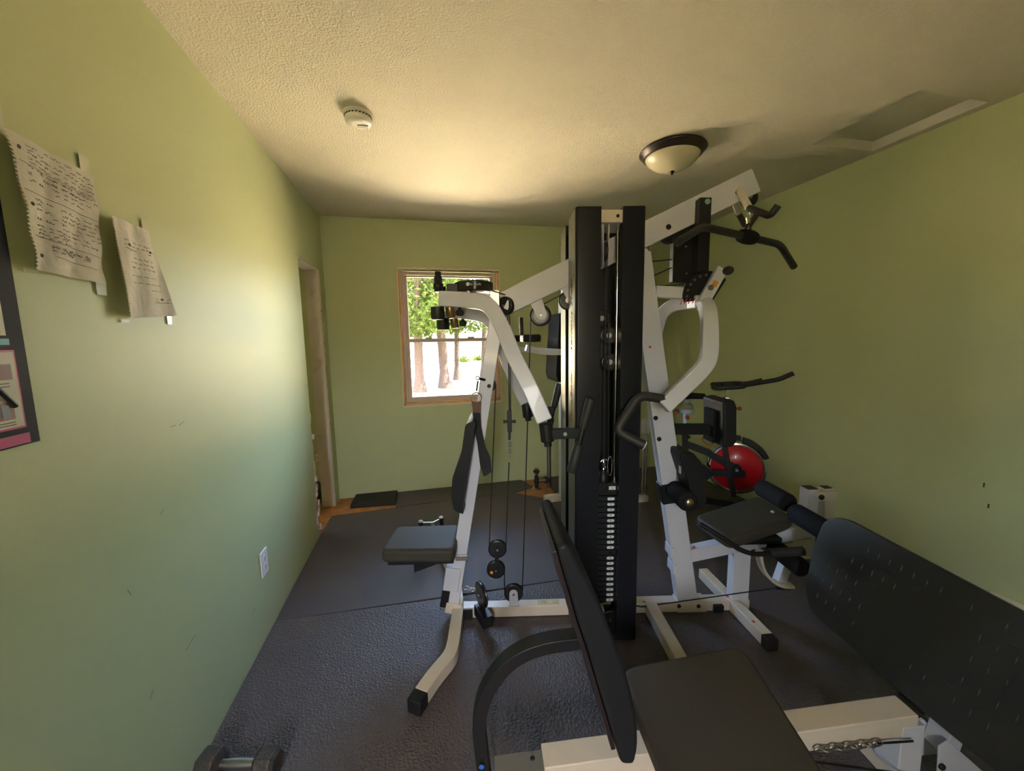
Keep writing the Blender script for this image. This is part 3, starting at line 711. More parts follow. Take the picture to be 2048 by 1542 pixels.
# pulleys seen in the tower slot
mb = MB(); mb.box((.594,-.16,1.78), (.004,.03,.17)); mb.box((.616,-.16,1.78), (.004,.03,.17)); mb.box((.605,-.16,1.865), (.026,.03,.004)); put('pulley_hanger', mb, M['white'], .001)
pulley((.605,-.15,1.755), .040, ax=(1,0,0), w=.012)
for q, vv in ((A.v(1203,637,-.10),-.10),(A.v(1217,671,-.10),-.10),(A.v(1219,724,-.10),-.10)):
    a = pulley((q.x, vv, q.z), .040, hubm=M['steel'], w=.016)
put('pulley_carrier', MB().box((.632,-.085,1.36), (.05,.006,.20)), M['black'])

# ---- right station frame
ru = lambda z: 1.087 - (z-.03)*(.287/1.74)
rp = put('upright', MB().bar([(ru(.03),0,.03),(ru(1.79),0,1.79)], .100, .060), M['white'], .005)
for px, py in ((1311,836),(1318,878)): bolt(gym, A.v(px,py,-.030), (0,-1,0), .011, .006)
for z in (.33,.24): put('upright_clamp', MB().box((ru(z)-.045,0,z), (.022,.075,.05)), M['white'])
put('upright_foot', MB().bar([(ru(.03)-.06,0,.032),(ru(.03)+.09,0,.032)], .062, .064), M['cream'], .003)
for px, py in ((1309,1214),(1358,1212),(1397,1212)): bolt(gym, A.v(px,py,-.033), (0,-1,0), .010, .006)
put('cross_foot', MB().bar([(1.335,-.255,.032),(1.300,.25,.032)], .05, .055, side=(0,0,1)), M['cream'], .003)
put('rubber_cap', MB().bar([(1.3347,-.250,.030),(1.3375,-.292,.030)], .054, .058, side=(0,0,1)), M['black'], .004)
put('front_brace', MB().bar([(.892,-.02,.030),(.892,-.72,.030)], .055, .058, side=(0,0,1)), M['cream'], .003)
put('rubber_foot', MB().box((1.235,-.03,.022), (.05,.03,.04)), M['black'], .005)
mb = MB()
for px, py, v in ((1440,1190,0),): pass
for q, m2 in ((A.z(1288,1204,.0592), 'greenink'), (A.z(1292,1217,.0592), 'greenink'), (A.z(1402,1191,.0592),'redink'), (A.z(1455,1193,.0592),'redink'), (A.z(1507,1243,.0605),'redink')):
    put('paint_mark', MB().disc((q.x,q.y,.0598 if q.y > -.05 and q.x < 1.25 else .0603), (0,0,1), [(0,.008),(.0008,.008)], 10), M[m2], 0)
q = A.v(1300,694,-.031); put('paint_mark', MB().disc(q, (0,-1,0), [(0,.006),(.001,.006)], 10), M['redink'], 0)
q = A.v(1388,1094,-.031); put('paint_mark', MB().disc(q, (0,-1,0), [(0,.007),(.001,.007)], 10), M['redink'], 0)
sbz = lambda u: .300 + (u-1.08)*.195
put('seat_beam', MB().bar([(1.06,0,sbz(1.06)),(1.72,0,sbz(1.72))], .066, .055), M['white'], .004)
put('seat_support', MB().bar([(1.350,0,.05),(1.350,0,sbz(1.35)-.02)], .085, .055), M['white'], .004)
# seat pad of the right station
sz = .475
cr = [A.z(1388,1030,sz), A.z(1460,1078,sz), A.z(1592,1036,sz), A.z(1515,990,sz)]
mb = MB(); mb.prism([(p.x, p.y, sz-.060) for p in round_poly([(c.x, c.y, 0) for c in cr], .05)], (0,0,.06))
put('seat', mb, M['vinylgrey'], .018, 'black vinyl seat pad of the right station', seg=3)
put('seat_frame', MB().box((sum(c.x for c in cr)/4, 0, sz-.075), (.22,.16,.03)), M['black'])
# seat side handle
sh = smooth_path([A.v(1400,1048,-.15), A.v(1440,1072,-.18), A.v(1478,1098,-.20), A.v(1510,1108,-.20), A.v(1540,1106,-.20)], 5)
put('seat_handle', MB().pipe(sh, .011), M['black'], 0)
put('seat_handle_grip', MB().pipe([A.v(1538,1106,-.20), A.v(1606,1102,-.20)], .020), M['grip'], 0)
# leg extension
pe = [(1.66,.47)]
def roller(c, v0, v1, r=.048, name='foam_roller', cap=None, label=None):
    o = MB().disc((c[0], v0, c[1]), (0,1,0), [(0,r*.75),(.004,r*.95),(.012,r),(v1-v0-.012,r),(v1-v0-.004,r*.95),(v1-v0,r*.75)], 28).build(name, M['foam'], gym)
    if cap:
        MB().disc((c[0], v0-.001, c[1]), (0,-1,0), [(0,.019),(.004,.019),(.009,.014),(.011,.004)], 20).build('end_cap', cap, o)
    if label: o['label'] = label
    return o
a = A.v(1548,990,.14); roller((a.x,a.z), .03, .24)
b = A.v(1615,1040,-.10); roller((b.x,b.z), -.23, -.02)
put('roller_axle', MB().pipe([(b.x,-.25,b.z),(b.x,.24,b.z)], .011), M['chrome'], 0)
c = A.v(1592,1128,-.18); roller((c.x,c.z), -.22, -.03, .042)
put('leg_lever', MB().bar([A.v(1600,1045,-.0), A.v(1556,1168,-.0)], .045, .045), M['white'], .003)
put('lever_pad_mount', MB().bar([A.v(1545,1092,-.0), A.v(1618,1078,-.0)], .03, .05), M['cream'], .003)
arc = smooth_path([A.v(1519,1096,-.03), A.v(1518,1112,-.03), A.v(1525,1138,-.03), A.v(1541,1158,-.03), A.v(1562,1169,-.03), A.v(1584,1170,-.03)], 5)
put('lever_cam', MB().bar(arc, .014, .045), M['cream'], .003)
cable([(.70,-.06,.095), A.v(1283,1214,-.04), A.v(1552,1176,-.03)])
put('cable_end', MB().pipe([A.v(1553,1176,-.03), A.v(1578,1176,-.03)], .009), M['black'], 0)
# lumbar pad behind/around the upright
thick = [A.v(1363,905,-.145), A.v(1389,907,-.145), A.v(1404,925,-.145), A.v(1414,958,-.145), A.v(1414,1003,-.145), A.v(1402,1022,-.145), A.v(1386,1010,-.145), A.v(1376,962,-.145), A.v(1362,918,-.145)]
mb = MB(); mb.prism([(p.x, -.145, p.z) for p in thick], (0,.30,0)); lp = put('back_pad', mb, M['vinyl'], .010, 'black lumbar pad beside the right upright', seg=3)
q = A.v(1361,937,-.10); put('pad_tag', MB().box((q.x-.003,-.10,q.z), (.002,.02,.045)), M['lab'], 0, parent=lp)
put('pad_mount', MB().box((1.03,0,.70), (.07,.06,.16)), M['black'])
put('upright_collar', MB().bar([(ru(.60),0,.585),(ru(.68),0,.685)], .115, .075), M['black'], .006)
c = A.v(1378,1005,-.19); roller((c.x,c.z), -.19, -.04, .046, cap=M['brass'], label='foam roller with brass cap on the upright')
# upper pad on its arm
def m9(px, py): return A.v(px, py, -.095)
thick = [m9(1447,804), m9(1470,800), m9(1475,815), m9(1475,885), m9(1466,895), m9(1447,896)]
mb = MB(); mb.prism([(p.x, -.095, p.z) for p in thick], (0,.19,0)); up = put('back_pad', mb, M['vinyl'], .012, 'small square black pad on a short arm', seg=3)
uu = min(p.x for p in thick); zc = sum(p.z for p in thick)/6
put('pad_plate', MB().box((uu-.008,0,zc-.02), (.014,.09,.16)), M['padm'], .003, parent=up)
put('pad_arm', MB().bar([(.93,0,.950),(uu-.01,0,.945)], .048, .045), M['black'])
bolt(gym, (1.05,-.025,.915), (0,-1,0), .009, .01)
# press arm head: housing tube, gusset, sector plate, lever, yoke, handles
h0, h1 = A.v(1407,398,-.05), A.v(1405,545,-.05)
ht = put('hanger_tube', MB().bar([(h0.x,-.05,h0.z),(h0.x,-.05,h1.z)], .052, .045), M['black'])
MB().disc(A.v(1415,403,-.073), (0,-1,0), [(0,.012),(.002,.012)], 16).build('green_cap', M['green'], ht)
q0, q1 = A.v(1346,470,-.01), A.v(1396,568,-.01)
put('gusset_plate', MB().prism([(q0.x,-.02,q0.z+.02),(q1.x+.03,-.02,q0.z+.06),(q1.x+.03,-.02,q1.z),(q0.x,-.02,q1.z+.01)], (0,.04,0)), M['black'], .002)
for px, py in ((1372,493),(1373,547),): bolt(gym, A.v(px,py,-.03), (0,-1,0), .005, .003, M['steel'])
pulley(A.v(1338,468,.0), .045)
bolt(gym, A.v(1298,498,-.02), (0,-1,0), .012, .02, M['steel'])
for px, py in ((1337,454),(1476,385)): bolt(gym, A.v(px,py,-.0285), (0,-1,0), .012, .004, M['bronze'])
put('pivot_arm', MB().bar([(.88,0,1.605),A.v(1366,587,0)], .052, .045), M['white'])
pv = A.v(1412,592,-.02)
n = 14; R = .112
mb = MB(); outer = [(pv.x + R*math.cos(a), -.03, pv.z + R*math.sin(a)) for a in [PI*.22+i*(PI*.86)/n for i in range(n+1)]]
mb.prism(outer + [(pv.x-.03,-.03,pv.z-.02),(pv.x+.03,-.03,pv.z-.02)], (0,.010,0)); se = put('sector_plate', mb, M['black'], .002)
mb = MB()
for i in range(8):
    a = PI*.34+i*PI*.095; mb.disc((pv.x+.094*math.cos(a),-.0305,pv.z+.094*math.sin(a)), (0,-1,0), [(0,.0065),(.0008,.0065)], 12)
put('adjustment_holes', mb, mat('hole_green', (.10,.12,.05), .6), 0, parent=se)
l0, l1 = A.v(1403,610,-.05), A.v(1444,537,-.05)
lv = put('adjust_lever', MB().bar([(l0.x,-.05,l0.z),(l1.x,-.05,l1.z)], .052, .030), M['white'], .006)
d = (Vector((l1.x,0,l1.z))-Vector((l0.x,0,l0.z))).normalized()
put('orange_sticker', MB().bar([Vector((l0.x,-.0655,l0.z))+d*.093, Vector((l0.x,-.0655,l0.z))+d*.118], .022, .001), M['orange'], 0, parent=lv)
MB().disc(A.v(1421,575,-.066), (0,-1,0), [(0,.013),(.006,.013),(.010,.008)], 18).build('bolt', M['steel'], lv)
MB().disc(A.v(1448,543,-.055), (.25,-1,0), [(0,.012),(.012,.018),(.03,.020),(.042,.014)], 16).build('spring_knob', M['grip'], lv)
yk = [A.v(1402,608,-.03), A.v(1420,622,-.16), A.v(1425,690,-.27), A.v(1403,742,-.29), A.v(1327,812,-.30)]
c0 = A.v(1396,607,-.0)
for s in (-1, 1):
    if s < 0: pts = [A.v(1398,604,-.0), A.v(1411,610,-.07), A.v(1417,630,-.16), A.v(1419,670,-.23), A.v(1417,712,-.268), A.v(1404,738,-.28), A.v(1364,778,-.292), A.v(1326,814,-.30)]
    else: pts = [A.v(1400,603,.0), A.v(1368,607,.08), A.v(1340,614,.15), A.v(1322,632,.21), A.v(1312,665,.26), A.v(1300,700,.28), Vector((yk[4].x+.07,.295,yk[4].z+.065)), Vector((yk[4].x,.30,yk[4].z))]
    mb = MB(); mb.bar(smooth_path(pts, 5), .062, .048, side=(.25,1,0))
    ya = put('press_arm', mb, M['white'], .006, ('near' if s < 0 else 'far') + ' white press arm curving down from the pivot')
    hz = yk[4]
    hp = arc_path([(hz.x+.03,s*.30,hz.z+.02), (hz.x-.03,s*.30,hz.z+.035), (hz.x-.10,s*.30,hz.z+.045), (hz.x-.195,s*.31,hz.z-.095), (hz.x-.09,s*.34,hz.z-.15)], .035)
    put('press_handle', MB().pipe(hp, .019), M['grip'], 0, parent=ya)
    e = Vector(hp[-1]); dd = (Vector(hp[-1])-Vector(hp[-2])).normalized()
    MB().disc(e, dd, [(0,.0185),(.003,.0185)], 20).build('handle_end_cap', M['lab'], ya)
    if s < 0:
        for k in range(4):
            a = A.v(1357+k*9,606-k*1.2,-.06)
put('yoke_hub', MB().box((c0.x, 0, c0.z+.005), (.07,.09,.06)), M['white'], .008)
mb = MB()
for k in range(4):
    q = A.v(1357+8*k, 605-.8*k, -.02); mb.bar([q+Vector((-.006,-.03,-.012)), q+Vector((.006,-.03,.012))], .004, .001)
put('red_stripes', mb, M['redink'], 0)
mb = MB()
for k in range(0): mb.bar([(c0.x-.030+.012*k,-.075,c0.z+.0295),(c0.x-.022+.012*k,-.055,c0.z+.0335)], .001, .004)
for py in ((524),(541),): pass
cable([A.v(1296,524,.0), A.v(1344,519,.0)]); cable([A.v(1299,555,.0), A.v(1344,535,.0)]); cable([A.v(1303,573,.0), A.v(1368,569,.0)])
# chin-up handles at the end of the upper beam
ends = A.v(1495,372,0)
for s, tgt in ((-1, [(1459,391),(1497,415)]), (1, [(1468,419),(1477,426)])):
    v = s*.10
    a0 = Vector((1.235, s*.028, 2.045)); 
    a1 = A.v(1498,416,-.12) if s < 0 else A.v(1477,427,.10)
    wh = put('handle_bracket', MB().bar([a0, a1], .022, .022, side=(1,0,0)), M['cream'], .002)
    if s < 0: pts = [a1, A.v(1536,431,-.22), A.v(1543,428,-.235), A.v(1556,411,-.25)]
    else: pts = [a1, A.v(1489,450,.20), A.v(1498,452,.22), A.v(1512,431,.24)]
    put('pullup_handle', MB().pipe(arc_path(pts, .03), .0135), M['grip'], 0, parent=wh)
pulley((1.30,0,2.015), .038)

# weight tower neighbour: cap screws on the beam
# ------------------------------------------------------------------ lat bar on its carabiner
C = at(1495, 474, y=1.50)
hang = at(1494, 425, y=1.50)
lat = thing('lat_bar', 'black lat pulldown bar with bent ends hanging from the upper beam', 'lat bar', tuple(C))
eL, eR = at(1405, 453, y=1.42), at(1560, 489, y=1.56)
tL, tR = at(1356, 484, y=1.34), at(1588, 534, y=1.60)
def rel(p): return p - C
pth = arc_path([rel(tL), rel(eL), Vector((0,0,0)), rel(eR), rel(tR)], .04)
MB().pipe(pth, .0155, 16).build('bar', M['grip'], lat)
d = (eR-eL).normalized()
MB().pipe([-d*.052, -d*.045, -d*.02, d*.02, d*.045, d*.052], [.018,.027,.031,.031,.027,.018], 16).build('hub_sleeve', M['foam'], lat)
mb = MB(); mb.pipe([(-.012,0,.025),(-.010,0,.048),(0,0,.056),(.010,0,.048),(.012,0,.025)], .005, 8); mb.build('eyelet', M['black'], lat)
mb = MB(); c = Vector((0,0,0))
pts = [Vector((.010*math.cos(a)*(1.2 if math.sin(a) > 0 else .8), 0, .030*math.sin(a))) for a in [2*PI*k/20 for k in range(21)]]
mb.pipe(pts, .0032, 8, cap=False)
ca = mb.build('carabiner', M['chrome']); ca.location = C + Vector((0, 0, .080)); tag(ca, 'chrome carabiner holding the black pulldown bar', 'carabiner')
mb = MB(); mb.pipe([(0,0,0),(0,0,.05)], .0028, 8); mb.disc((0,0,-.002),(0,0,1),[(0,.006),(.02,.006)],10)
o = mb.build('pulldown_cable', M['cable']); o.location = C + Vector((0,0,.112)); tag(o, 'short black cable end above the pulldown bar carabiner', 'cable')

# ------------------------------------------------------------------ ankle strap hanging on the left upright
q = A.v(955,756,-.045)
def Wd(l): return A.o + A.e*l.x + A.n*l.y + Vector((0,0,l.z))
hook = thing('ankle_strap', 'black ankle strap hanging from a ring on left upright', 'strap', tuple(Wd(q)))
base = Wd(q)
def S3(px, py, v=-.05): return Wd(A.v(px, py, v)) - base
mb = MB(); link_ring(S3(955,756), (1,0,0), (0,0,1), .008, .008, .0025, mb, 14); mb.pipe([S3(956,762), S3(953,782)], .004, 8); mb.pipe([S3(958,757), S3(970,760,-.035)], .006, 8)
mb.build('snap_hook', M['black'], hook)
mb = MB(); link_ring(S3(952,795), (1,0,0), (0,0,1), .024, .022, .003, mb, 22); mb.build('ring', M['steel'], hook)
def band(pts, wd, name, m, th=.003):
    mb = MB(); n = len(pts)
    for i in range(n-1):
        (a0, a1), (b0, b1) = pts[i], pts[i+1]
        off = A.n*th
        mb.add([a0, a1, b1, b0, a0+off, a1+off, b1+off, b0+off], [(0,1,2,3),(7,6,5,4),(0,4,5,1),(3,2,6,7),(0,3,7,4),(1,5,6,2)])
    return mb.build(name, m, hook)
band([(S3(943,803), S3(962,803)), (S3(946,825), S3(961,826))], 0, 'leather_tab', M['strapb'])
band([(S3(945,825), S3(961,826)), (S3(949,850), S3(962,852)), (S3(955,880,-.06), S3(966,876,-.06)), (S3(962,905,-.07), S3(972,896,-.07)), (S3(974,930,-.075), S3(981,915,-.075)), (S3(970,953,-.08), S3(983,944,-.08))], 0, 'webbing_loop', M['strap'])
band([(S3(947,850,-.04), S3(962,855,-.04)), (S3(955,890,-.04), S3(970,895,-.04)), (S3(960,930,-.045), S3(976,935,-.045)), (S3(967,953,-.05), S3(983,944,-.05))], 0, 'webbing_loop', M['strap'])

# ------------------------------------------------------------------ V handle standing behind the left seat
c = at(862, 1056, z=.30)
c = Vector((-.06, 2.22, 0))
a, b = at(841, 1040, y=2.46), at(882, 1032, y=2.53)
vb = thing('v_grip_attachment', 'steel V handle attachment with two black grips behind left seat', 'handle attachment', (a.x, a.y, 0))
org = Vector((a.x, a.y, 0))
for q, h in ((a, .0), (b, .0)):
    MB().pipe([(q-org)+Vector((0,0,-q.z+.002)), q-org+Vector((0,0,-.012))], .014).build('grip', M['grip'], vb)
    MB().disc(q-org+Vector((0,0,-.012)), (0,0,1), [(0,.0145),(.006,.0145),(.010,.008)], 16).build('end_cap', M['lab'], vb)
mid = (a+b)/2 + Vector((.01,.0,-.035))
MB().pipe([a-org+Vector((.01,0,-.022)), mid-org, b-org+Vector((-.006,0,-.022))], .006).build('v_rod', M['chrome'], vb)
MB().box(mid-org+Vector((0,0,-.03)), (.022,.022,.05)).build('swivel_block', M['steel'], vb, .003)

# ------------------------------------------------------------------ crumb on the right seat
q = at(1545, 1024, z=sz+.003)
mb = MB(); mb.disc((0,0,0), (0,0,1), [(-.003,.006),(.0,.010),(.005,.008),(.008,.003)], 7)
o = mb.build('paper_scrap', M['pcream']); o.location = (q.x, q.y, sz+.003); tag(o, 'small pale scrap lying on the right station seat', 'scrap')

# ------------------------------------------------------------------ leg press
B = Frame(.25, .955, math.atan2(-.154, .988))
leg = thing('leg_press', 'leg press bench with diamond tread footplate in the foreground', 'leg press', (B.o.x, B.o.y, 0), B.ang)
def lput(name, mb, m, bevel=.003, label=None, parent=None, seg=2): return mb.build(name, m, parent or leg, bevel, seg, label)
def W2(f, l): return f.o + f.e*l.x + f.n*l.y + Vector((0,0,l.z))
lput('main_beam', MB().bar([(.04,0,.165),(1.17,0,.225)], .070, .070), M['cream'], .004)
bolt(leg, B.z(1065,1517,.203), (0,0,1), .007, .003)
lput('tail_tube', MB().bar([(-.10,0,.150),(.042,0,.158)], .056, .060), mat('grey_paint', (.13,.125,.105), .45), .003)
for uu, nm in ((.02,'rear_foot'),(1.15,'front_foot')):
    lput(nm, MB().bar([(uu,-.33,.03),(uu,.03 if uu < .5 else .20,.03)], .05, .055, side=(0,0,1)), M['cream'], .003)
lput('rear_post', MB().bar([(.02,0,.055),(.02,0,.14)], .05, .055), M['cream'])
lput('front_post', MB().bar([(1.155,0,.055),(1.155,0,.225)], .075, .074), M['white'], .004)
lput('front_post_cap', MB().box((1.200,0,.262), (.05,.068,.006)), M['bronze'], .001)
# seat: pitched pad
def lz(px, py, z): return B.z(px, py, z)
cn = [lz(1238,1334,.335), lz(1485,1287,.385), lz(1666,1548,.385)]
c4 = Vector((cn[0].x, cn[2].y, .335))
e1 = (cn[1]-cn[0]); 
n4 = Vector((cn[0].x+.0, cn[2].y-.01, .335))
poly = round_poly([cn[0], cn[1], cn[2]+Vector((-.02,-.03,0)), n4], .06, 6)
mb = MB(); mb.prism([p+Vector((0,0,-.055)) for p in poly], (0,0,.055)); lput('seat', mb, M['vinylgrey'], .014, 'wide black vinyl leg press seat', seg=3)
lput('seat_rail', MB().bar([(.42,0,.235),(.72,0,.27)], .06, .07), M['black'])
# curved backrest frame
pp = [(1160,1294),(1110,1300),(1062,1313),(1026,1333),(1000,1358),(978,1390),(964,1425),(958,1465),(962,1510),(972,1600)]
path = smooth_path([B.v(x, y, -.03) for x, y in pp], 3); path = [Vector((p.x, 0, p.z)) for p in path]
path[-1].z = max(path[-1].z, .12)
cf = lput('backrest_frame', MB().bar(path, .036, .046), M['black'], .003, 'curved black tube carrying the leg press backrest')
MB().disc(B.v(963,1533,-.0315), (0,-1,0), [(0,.007),(.002,.007)], 14).build('blue_cap', M['bluecap'], cf)
# back pad, near side profile
VN = -.135
rear = [(1114,1094),(1126,1140),(1141,1190),(1158,1250),(1178,1310),(1202,1390),(1226,1470),(1243,1532)]
frnt = [(1270,1532),(1277,1490),(1272,1430),(1252,1345),(1228,1280),(1202,1212),(1170,1150),(1136,1087)]
pr_ = [B.v(x, y, VN) for x, y in rear+frnt]
mb = MB(); mb.prism([(p.x, VN, p.z) for p in smooth_path(pr_[:8], 3)+smooth_path(pr_[8:], 3)], (0,.27,0))
bp = lput('backrest', mb, M['vinyl'], .012, 'tall contoured black leg press back pad', seg=3)
rr_ = smooth_path([(p.x, 0, p.z) for p in pr_[:8]], 3)
mb = MB(); mb.bar([(p.x-.008, 0, p.z) for p in rr_[1:-1]], .012, .24); lput('backing_board', mb, M['board'], .002, parent=bp)
# footplate: plane through measured points, leaning away
def plane_pt(px, py):
    d = ray(px, py); o0 = W2(B, Vector((1.135, 0, .21))); 
    nrm = Vector((B.e.x*math.cos(.28), B.e.y*math.cos(.28), -math.sin(.28)))
    t = (o0-CAM).dot(nrm)/d.dot(nrm); return B.loc(CAM + d*t)
fp0 = Vector((1.165, 0, .212)); lean = .28
def fpt(a, b, off=0.):      # a across (v), b up the plate
    return Vector((fp0.x + b*math.sin(lean) - off*math.cos(lean), a, fp0.z + b*math.cos(lean) + off*math.sin(lean)))
V0, V1, HB = -.44, .43, .470
outl = [(V0,0,0),(.20,0,0),(V1,.14,0),(V1,HB-.02,0),(V1-.02,HB,0),(V0,HB,0)]
px_out = [(1597,1173),(1605,1213),(1627,1240),(1658,1264),(1713,1315),(1792,1390),(1891,1473),(1974,1542)]
lo_ = [plane_pt(*q) for q in px_out]; up_l = [plane_pt(*q) for q in ((1686,1037),(1662,1032),(1636,1040),(1622,1068),(1611,1102))]
def ab(p): q = p - fpt(0,0); return Vector((q.y, q.dot(Vector((math.sin(lean),0,math.cos(lean)))), 0))
up_r = ab(plane_pt(2045,1229)); e_ = ab(lo_[-1])
sm = [ab(q) for q in lo_]
ro = smooth_path(sm, 3) + [Vector((-.52, e_.y+.06, 0)), Vector((-.52, up_r.y-.05, 0)), Vector((-.46, up_r.y, 0)), up_r] + smooth_path([ab(q) for q in up_l], 3)
V1 = max(p.x for p in ro); V0 = -.52; HB = max(p.y for p in ro)
mb = MB(); mb.prism([fpt(p.x, p.y) for p in ro], Vector((.026*math.cos(lean), 0, -.026*math.sin(lean))))
fp = lput('footplate', mb, M['tread'], .006, 'large black rubber covered footplate with raised tread')
mb = MB(); random.seed(3)
def inside(a, b):
    c = False; n = len(ro)
    for i in range(n):
        p, q = ro[i], ro[i-1]
        if (p.y > b) != (q.y > b) and a < (q.x-p.x)*(b-p.y)/(q.y-p.y)+p.x: c = not c
    return c
for i in range(28):
    for j in range(17):
        a = V0+.02+i*.038 + (.019 if j % 2 else 0); b = -.05+j*.033
        if not all(inside(a+x, b+y) for x, y in ((.03,0),(-.03,0),(0,.03),(0,-.03))): continue
        wear = math.sin(a*9.1+1.0)*math.cos(b*11+a*4)
        if wear < -.25 or random.random() < .15: continue
        da, db = (.0145, .0022) if j % 2 else (.0022, .0145)
        c = [fpt(a-da, b, .0), fpt(a, b-db, 0), fpt(a+da, b, 0), fpt(a, b+db, 0), fpt(a, b, .0032)]
        mb.add(c, [(0,1,4),(1,2,4),(2,3,4),(3,0,4)])
o = lput('tread_ribs', mb, mat('worn_tread_rubber', (.032,.032,.027), .5), 0, parent=fp); o['kind'] = 'stuff'
lput('plate_rail', MB().bar([fpt(-.34,.16,-.045), fpt(.30,.16,-.045)], .04, .04, side=(0,0,1)), M['white'], .003, parent=fp)
# swing arm gusset and pivot
gp_ = [B.v(x_, y_, -.038) for x_, y_ in ((1879,1494),(1897,1482),(1968,1545),(1972,1585),(1872,1590))]
for p in gp_: p.z = max(p.z, .03)
mb = MB(); mb.prism(gp_, (0,.006,0)); lput('swing_gusset', mb, M['white'], .002)
mb = MB(); mb.prism([p+Vector((0,.070,0)) for p in gp_], (0,.006,0)); lput('swing_gusset', mb, M['white'], .002)
bolt(leg, B.v(1882,1532,-.039), (0,-1,0), .010, .008)
lput('swing_arm', MB().bar([(1.30,0,.10),(1.345,0,.34)], .05, .06), M['white'], .003)
# chain and cable under the beam
mb = MB()
q0, q1 = B.v(1640,1500,-.05), B.v(1755,1487,-.05)
N = 9
for k in range(N):
    t = k/(N-1); c = q0.lerp(q1, t); link_ring(c, (1,0,0), (0,1,0) if k % 2 else (0,0,1), .015, .008, .0028, mb)
lput('chain', mb, M['steel'], 0)
lput('cable', MB().pipe([q0.lerp(q1, 1.0), B.v(1826,1482,-.05)], .003, 8), M['cable'], 0)
lput('cable', MB().pipe([B.v(1560,1515,-.05), B.v(1822,1549,-.05)], .003, 8), M['cable'], 0)

# ------------------------------------------------------------------ white upright bracket past the leg press
w0 = at(1620, 965, y=1.86)
st = thing('pivot_stand', 'short white steel stand with bolted top link near right wall', 'stand', (w0.x, w0.y, 0), -.2)
hz = at(1622, 975, y=1.86).z
MB().bar([(0,0,.012),(0,0,hz)], .070, .07).build('post', M['white'], st, .004)
MB().box((0,0,hz+.001), (.060,.060,.004)).build('post_cap', M['black'], st)
MB().bar([(.125,.0,.012),(.118,.0,.30),(.105,.0,hz+.0)], .062, .055).build('leaning_post', M['cream'], st, .004)
MB().box((.105,0,hz+.001), (.05,.045,.004)).build('post_cap', M['black'], st)
MB().prism([(p.x, -.050, p.y) for p in round_poly([(.012,hz-.07,0),(.012,hz-.012,0),(.135,hz-.005,0),(.135,hz-.062,0)], .025, 5)], (0,.012,0)).build('top_link', M['cream'], st, .002)
MB().disc((.036,-.050,hz-.042), (0,-1,0), [(0,.017),(.006,.017),(.010,.010)], 18).build('pivot_bolt', M['black'], st)
MB().box((.06,0,.006), (.30,.10,.012)).build('base_plate', M['cream'], st, .002)
# white box against the right wall
q = at(1980, 1187, z=.15)
mb = MB(); mb.box((0,0,.075), (.16,.55,.15)); o = mb.build('wall_box', M['plasticw'], bevel=.004)
o.location = (XR-.085, 1.185-.275, 0); tag(o, 'low white box standing on the floor against right wall', 'box')

# ------------------------------------------------------------------ hex dumbbell
h0, h1 = at(421, 1528, z=.045), at(536, 1526, z=.045)
o = thing('hex_dumbbell', 'rusty grey hex dumbbell on the floor by the left wall', 'dumbbell', ((h0.x+h1.x)/2, (h0.y+h1.y)/2, 0), math.atan2(h1.y-h0.y, h1.x-h0.x))
L = (h1-h0).length/2
for s in (-1, 1):
    mb = MB(); R = .050
    ring = lambda x, r: [(x, r*math.cos(a), .0435+r*math.sin(a)) for a in [i*PI/3 for i in range(6)]]
    xs = [(s*(L-.036), R*.72), (s*(L-.026), R), (s*(L+.022), R), (s*(L+.034), R*.72)]
    vs = [v for x, r in xs for v in ring(x, r)]; fs = [(i*6+k, i*6+(k+1)%6, (i+1)*6+(k+1)%6, (i+1)*6+k) for i in range(3) for k in range(6)] + [tuple(range(6)), tuple(range(23,17,-1))]
    mb.add(vs, fs).build('hex_head', M['castiron'], o, .003)
MB().pipe([(-L+.034,0,.0435),(-.02,0,.0435),(.02,0,.0435),(L-.034,0,.0435)], [.013,.016,.016,.013], 16).build('handle', M['steel'], o)

# ------------------------------------------------------------------ exercise bike
D = Frame(2.30, 2.49, math.atan2(-.62, .785))
bike = thing('exercise_bike', 'black indoor cycle with red flywheel in the back right corner', 'exercise bike', (D.o.x, D.o.y, 0), D.ang)
def bput(name, mb, m, bevel=.003, label=None, parent=None): return mb.build(name, m, parent or bike, bevel, 2, label)
wc = D.v(1472, 935, 0.)
WR = .205
ax = (0,1,0)
fw = MB().disc((wc.x,-.012,wc.z), ax, [(0,.02),(0,WR*.86),(.004,WR*.87),(.020,WR*.87),(.024,WR*.86),(.024,.02)], 48).build('flywheel', M['redwheel'], bike)
MB().disc((wc.x,-.016,wc.z), ax, [(0,WR*.87),(0,WR*.98),(.004,WR),(.028,WR),(.032,WR*.98),(.032,WR*.87),(0,WR*.87)], 56, cap=False).build('chrome_rim', M['chrome'], fw)
MB().disc((wc.x,-.03,wc.z), ax, [(0,.035),(.06,.035)], 20).build('hub', M['black'], fw)
f0, f1 = D.v(1443,868,-.05), D.v(1468,994,-.05)
for s in (-1, 1):
    bput('fork_leg', MB().bar([(f0.x,s*.05,f0.z+.03),(f1.x,s*.05,max(f1.z,.05))], .038, .022), M['black'])
MB().disc((wc.x,-.075,wc.z), (0,1,0), [(0,.012),(.15,.012)], 12).build('axle', M['steel'], fw)
def dv(px, py, v=0.): return D.v(px, py, v)
hp = dv(1458, 775)
bput('head_tube', MB().bar([(f0.x+.0,0,f0.z),(hp.x-.01,0,hp.z-.08)], .045, .07), M['black'])
bput('handlebar_post', MB().bar([(hp.x-.008,0,hp.z-.10),(hp.x,0,hp.z)], .034, .028), M['chrome'])
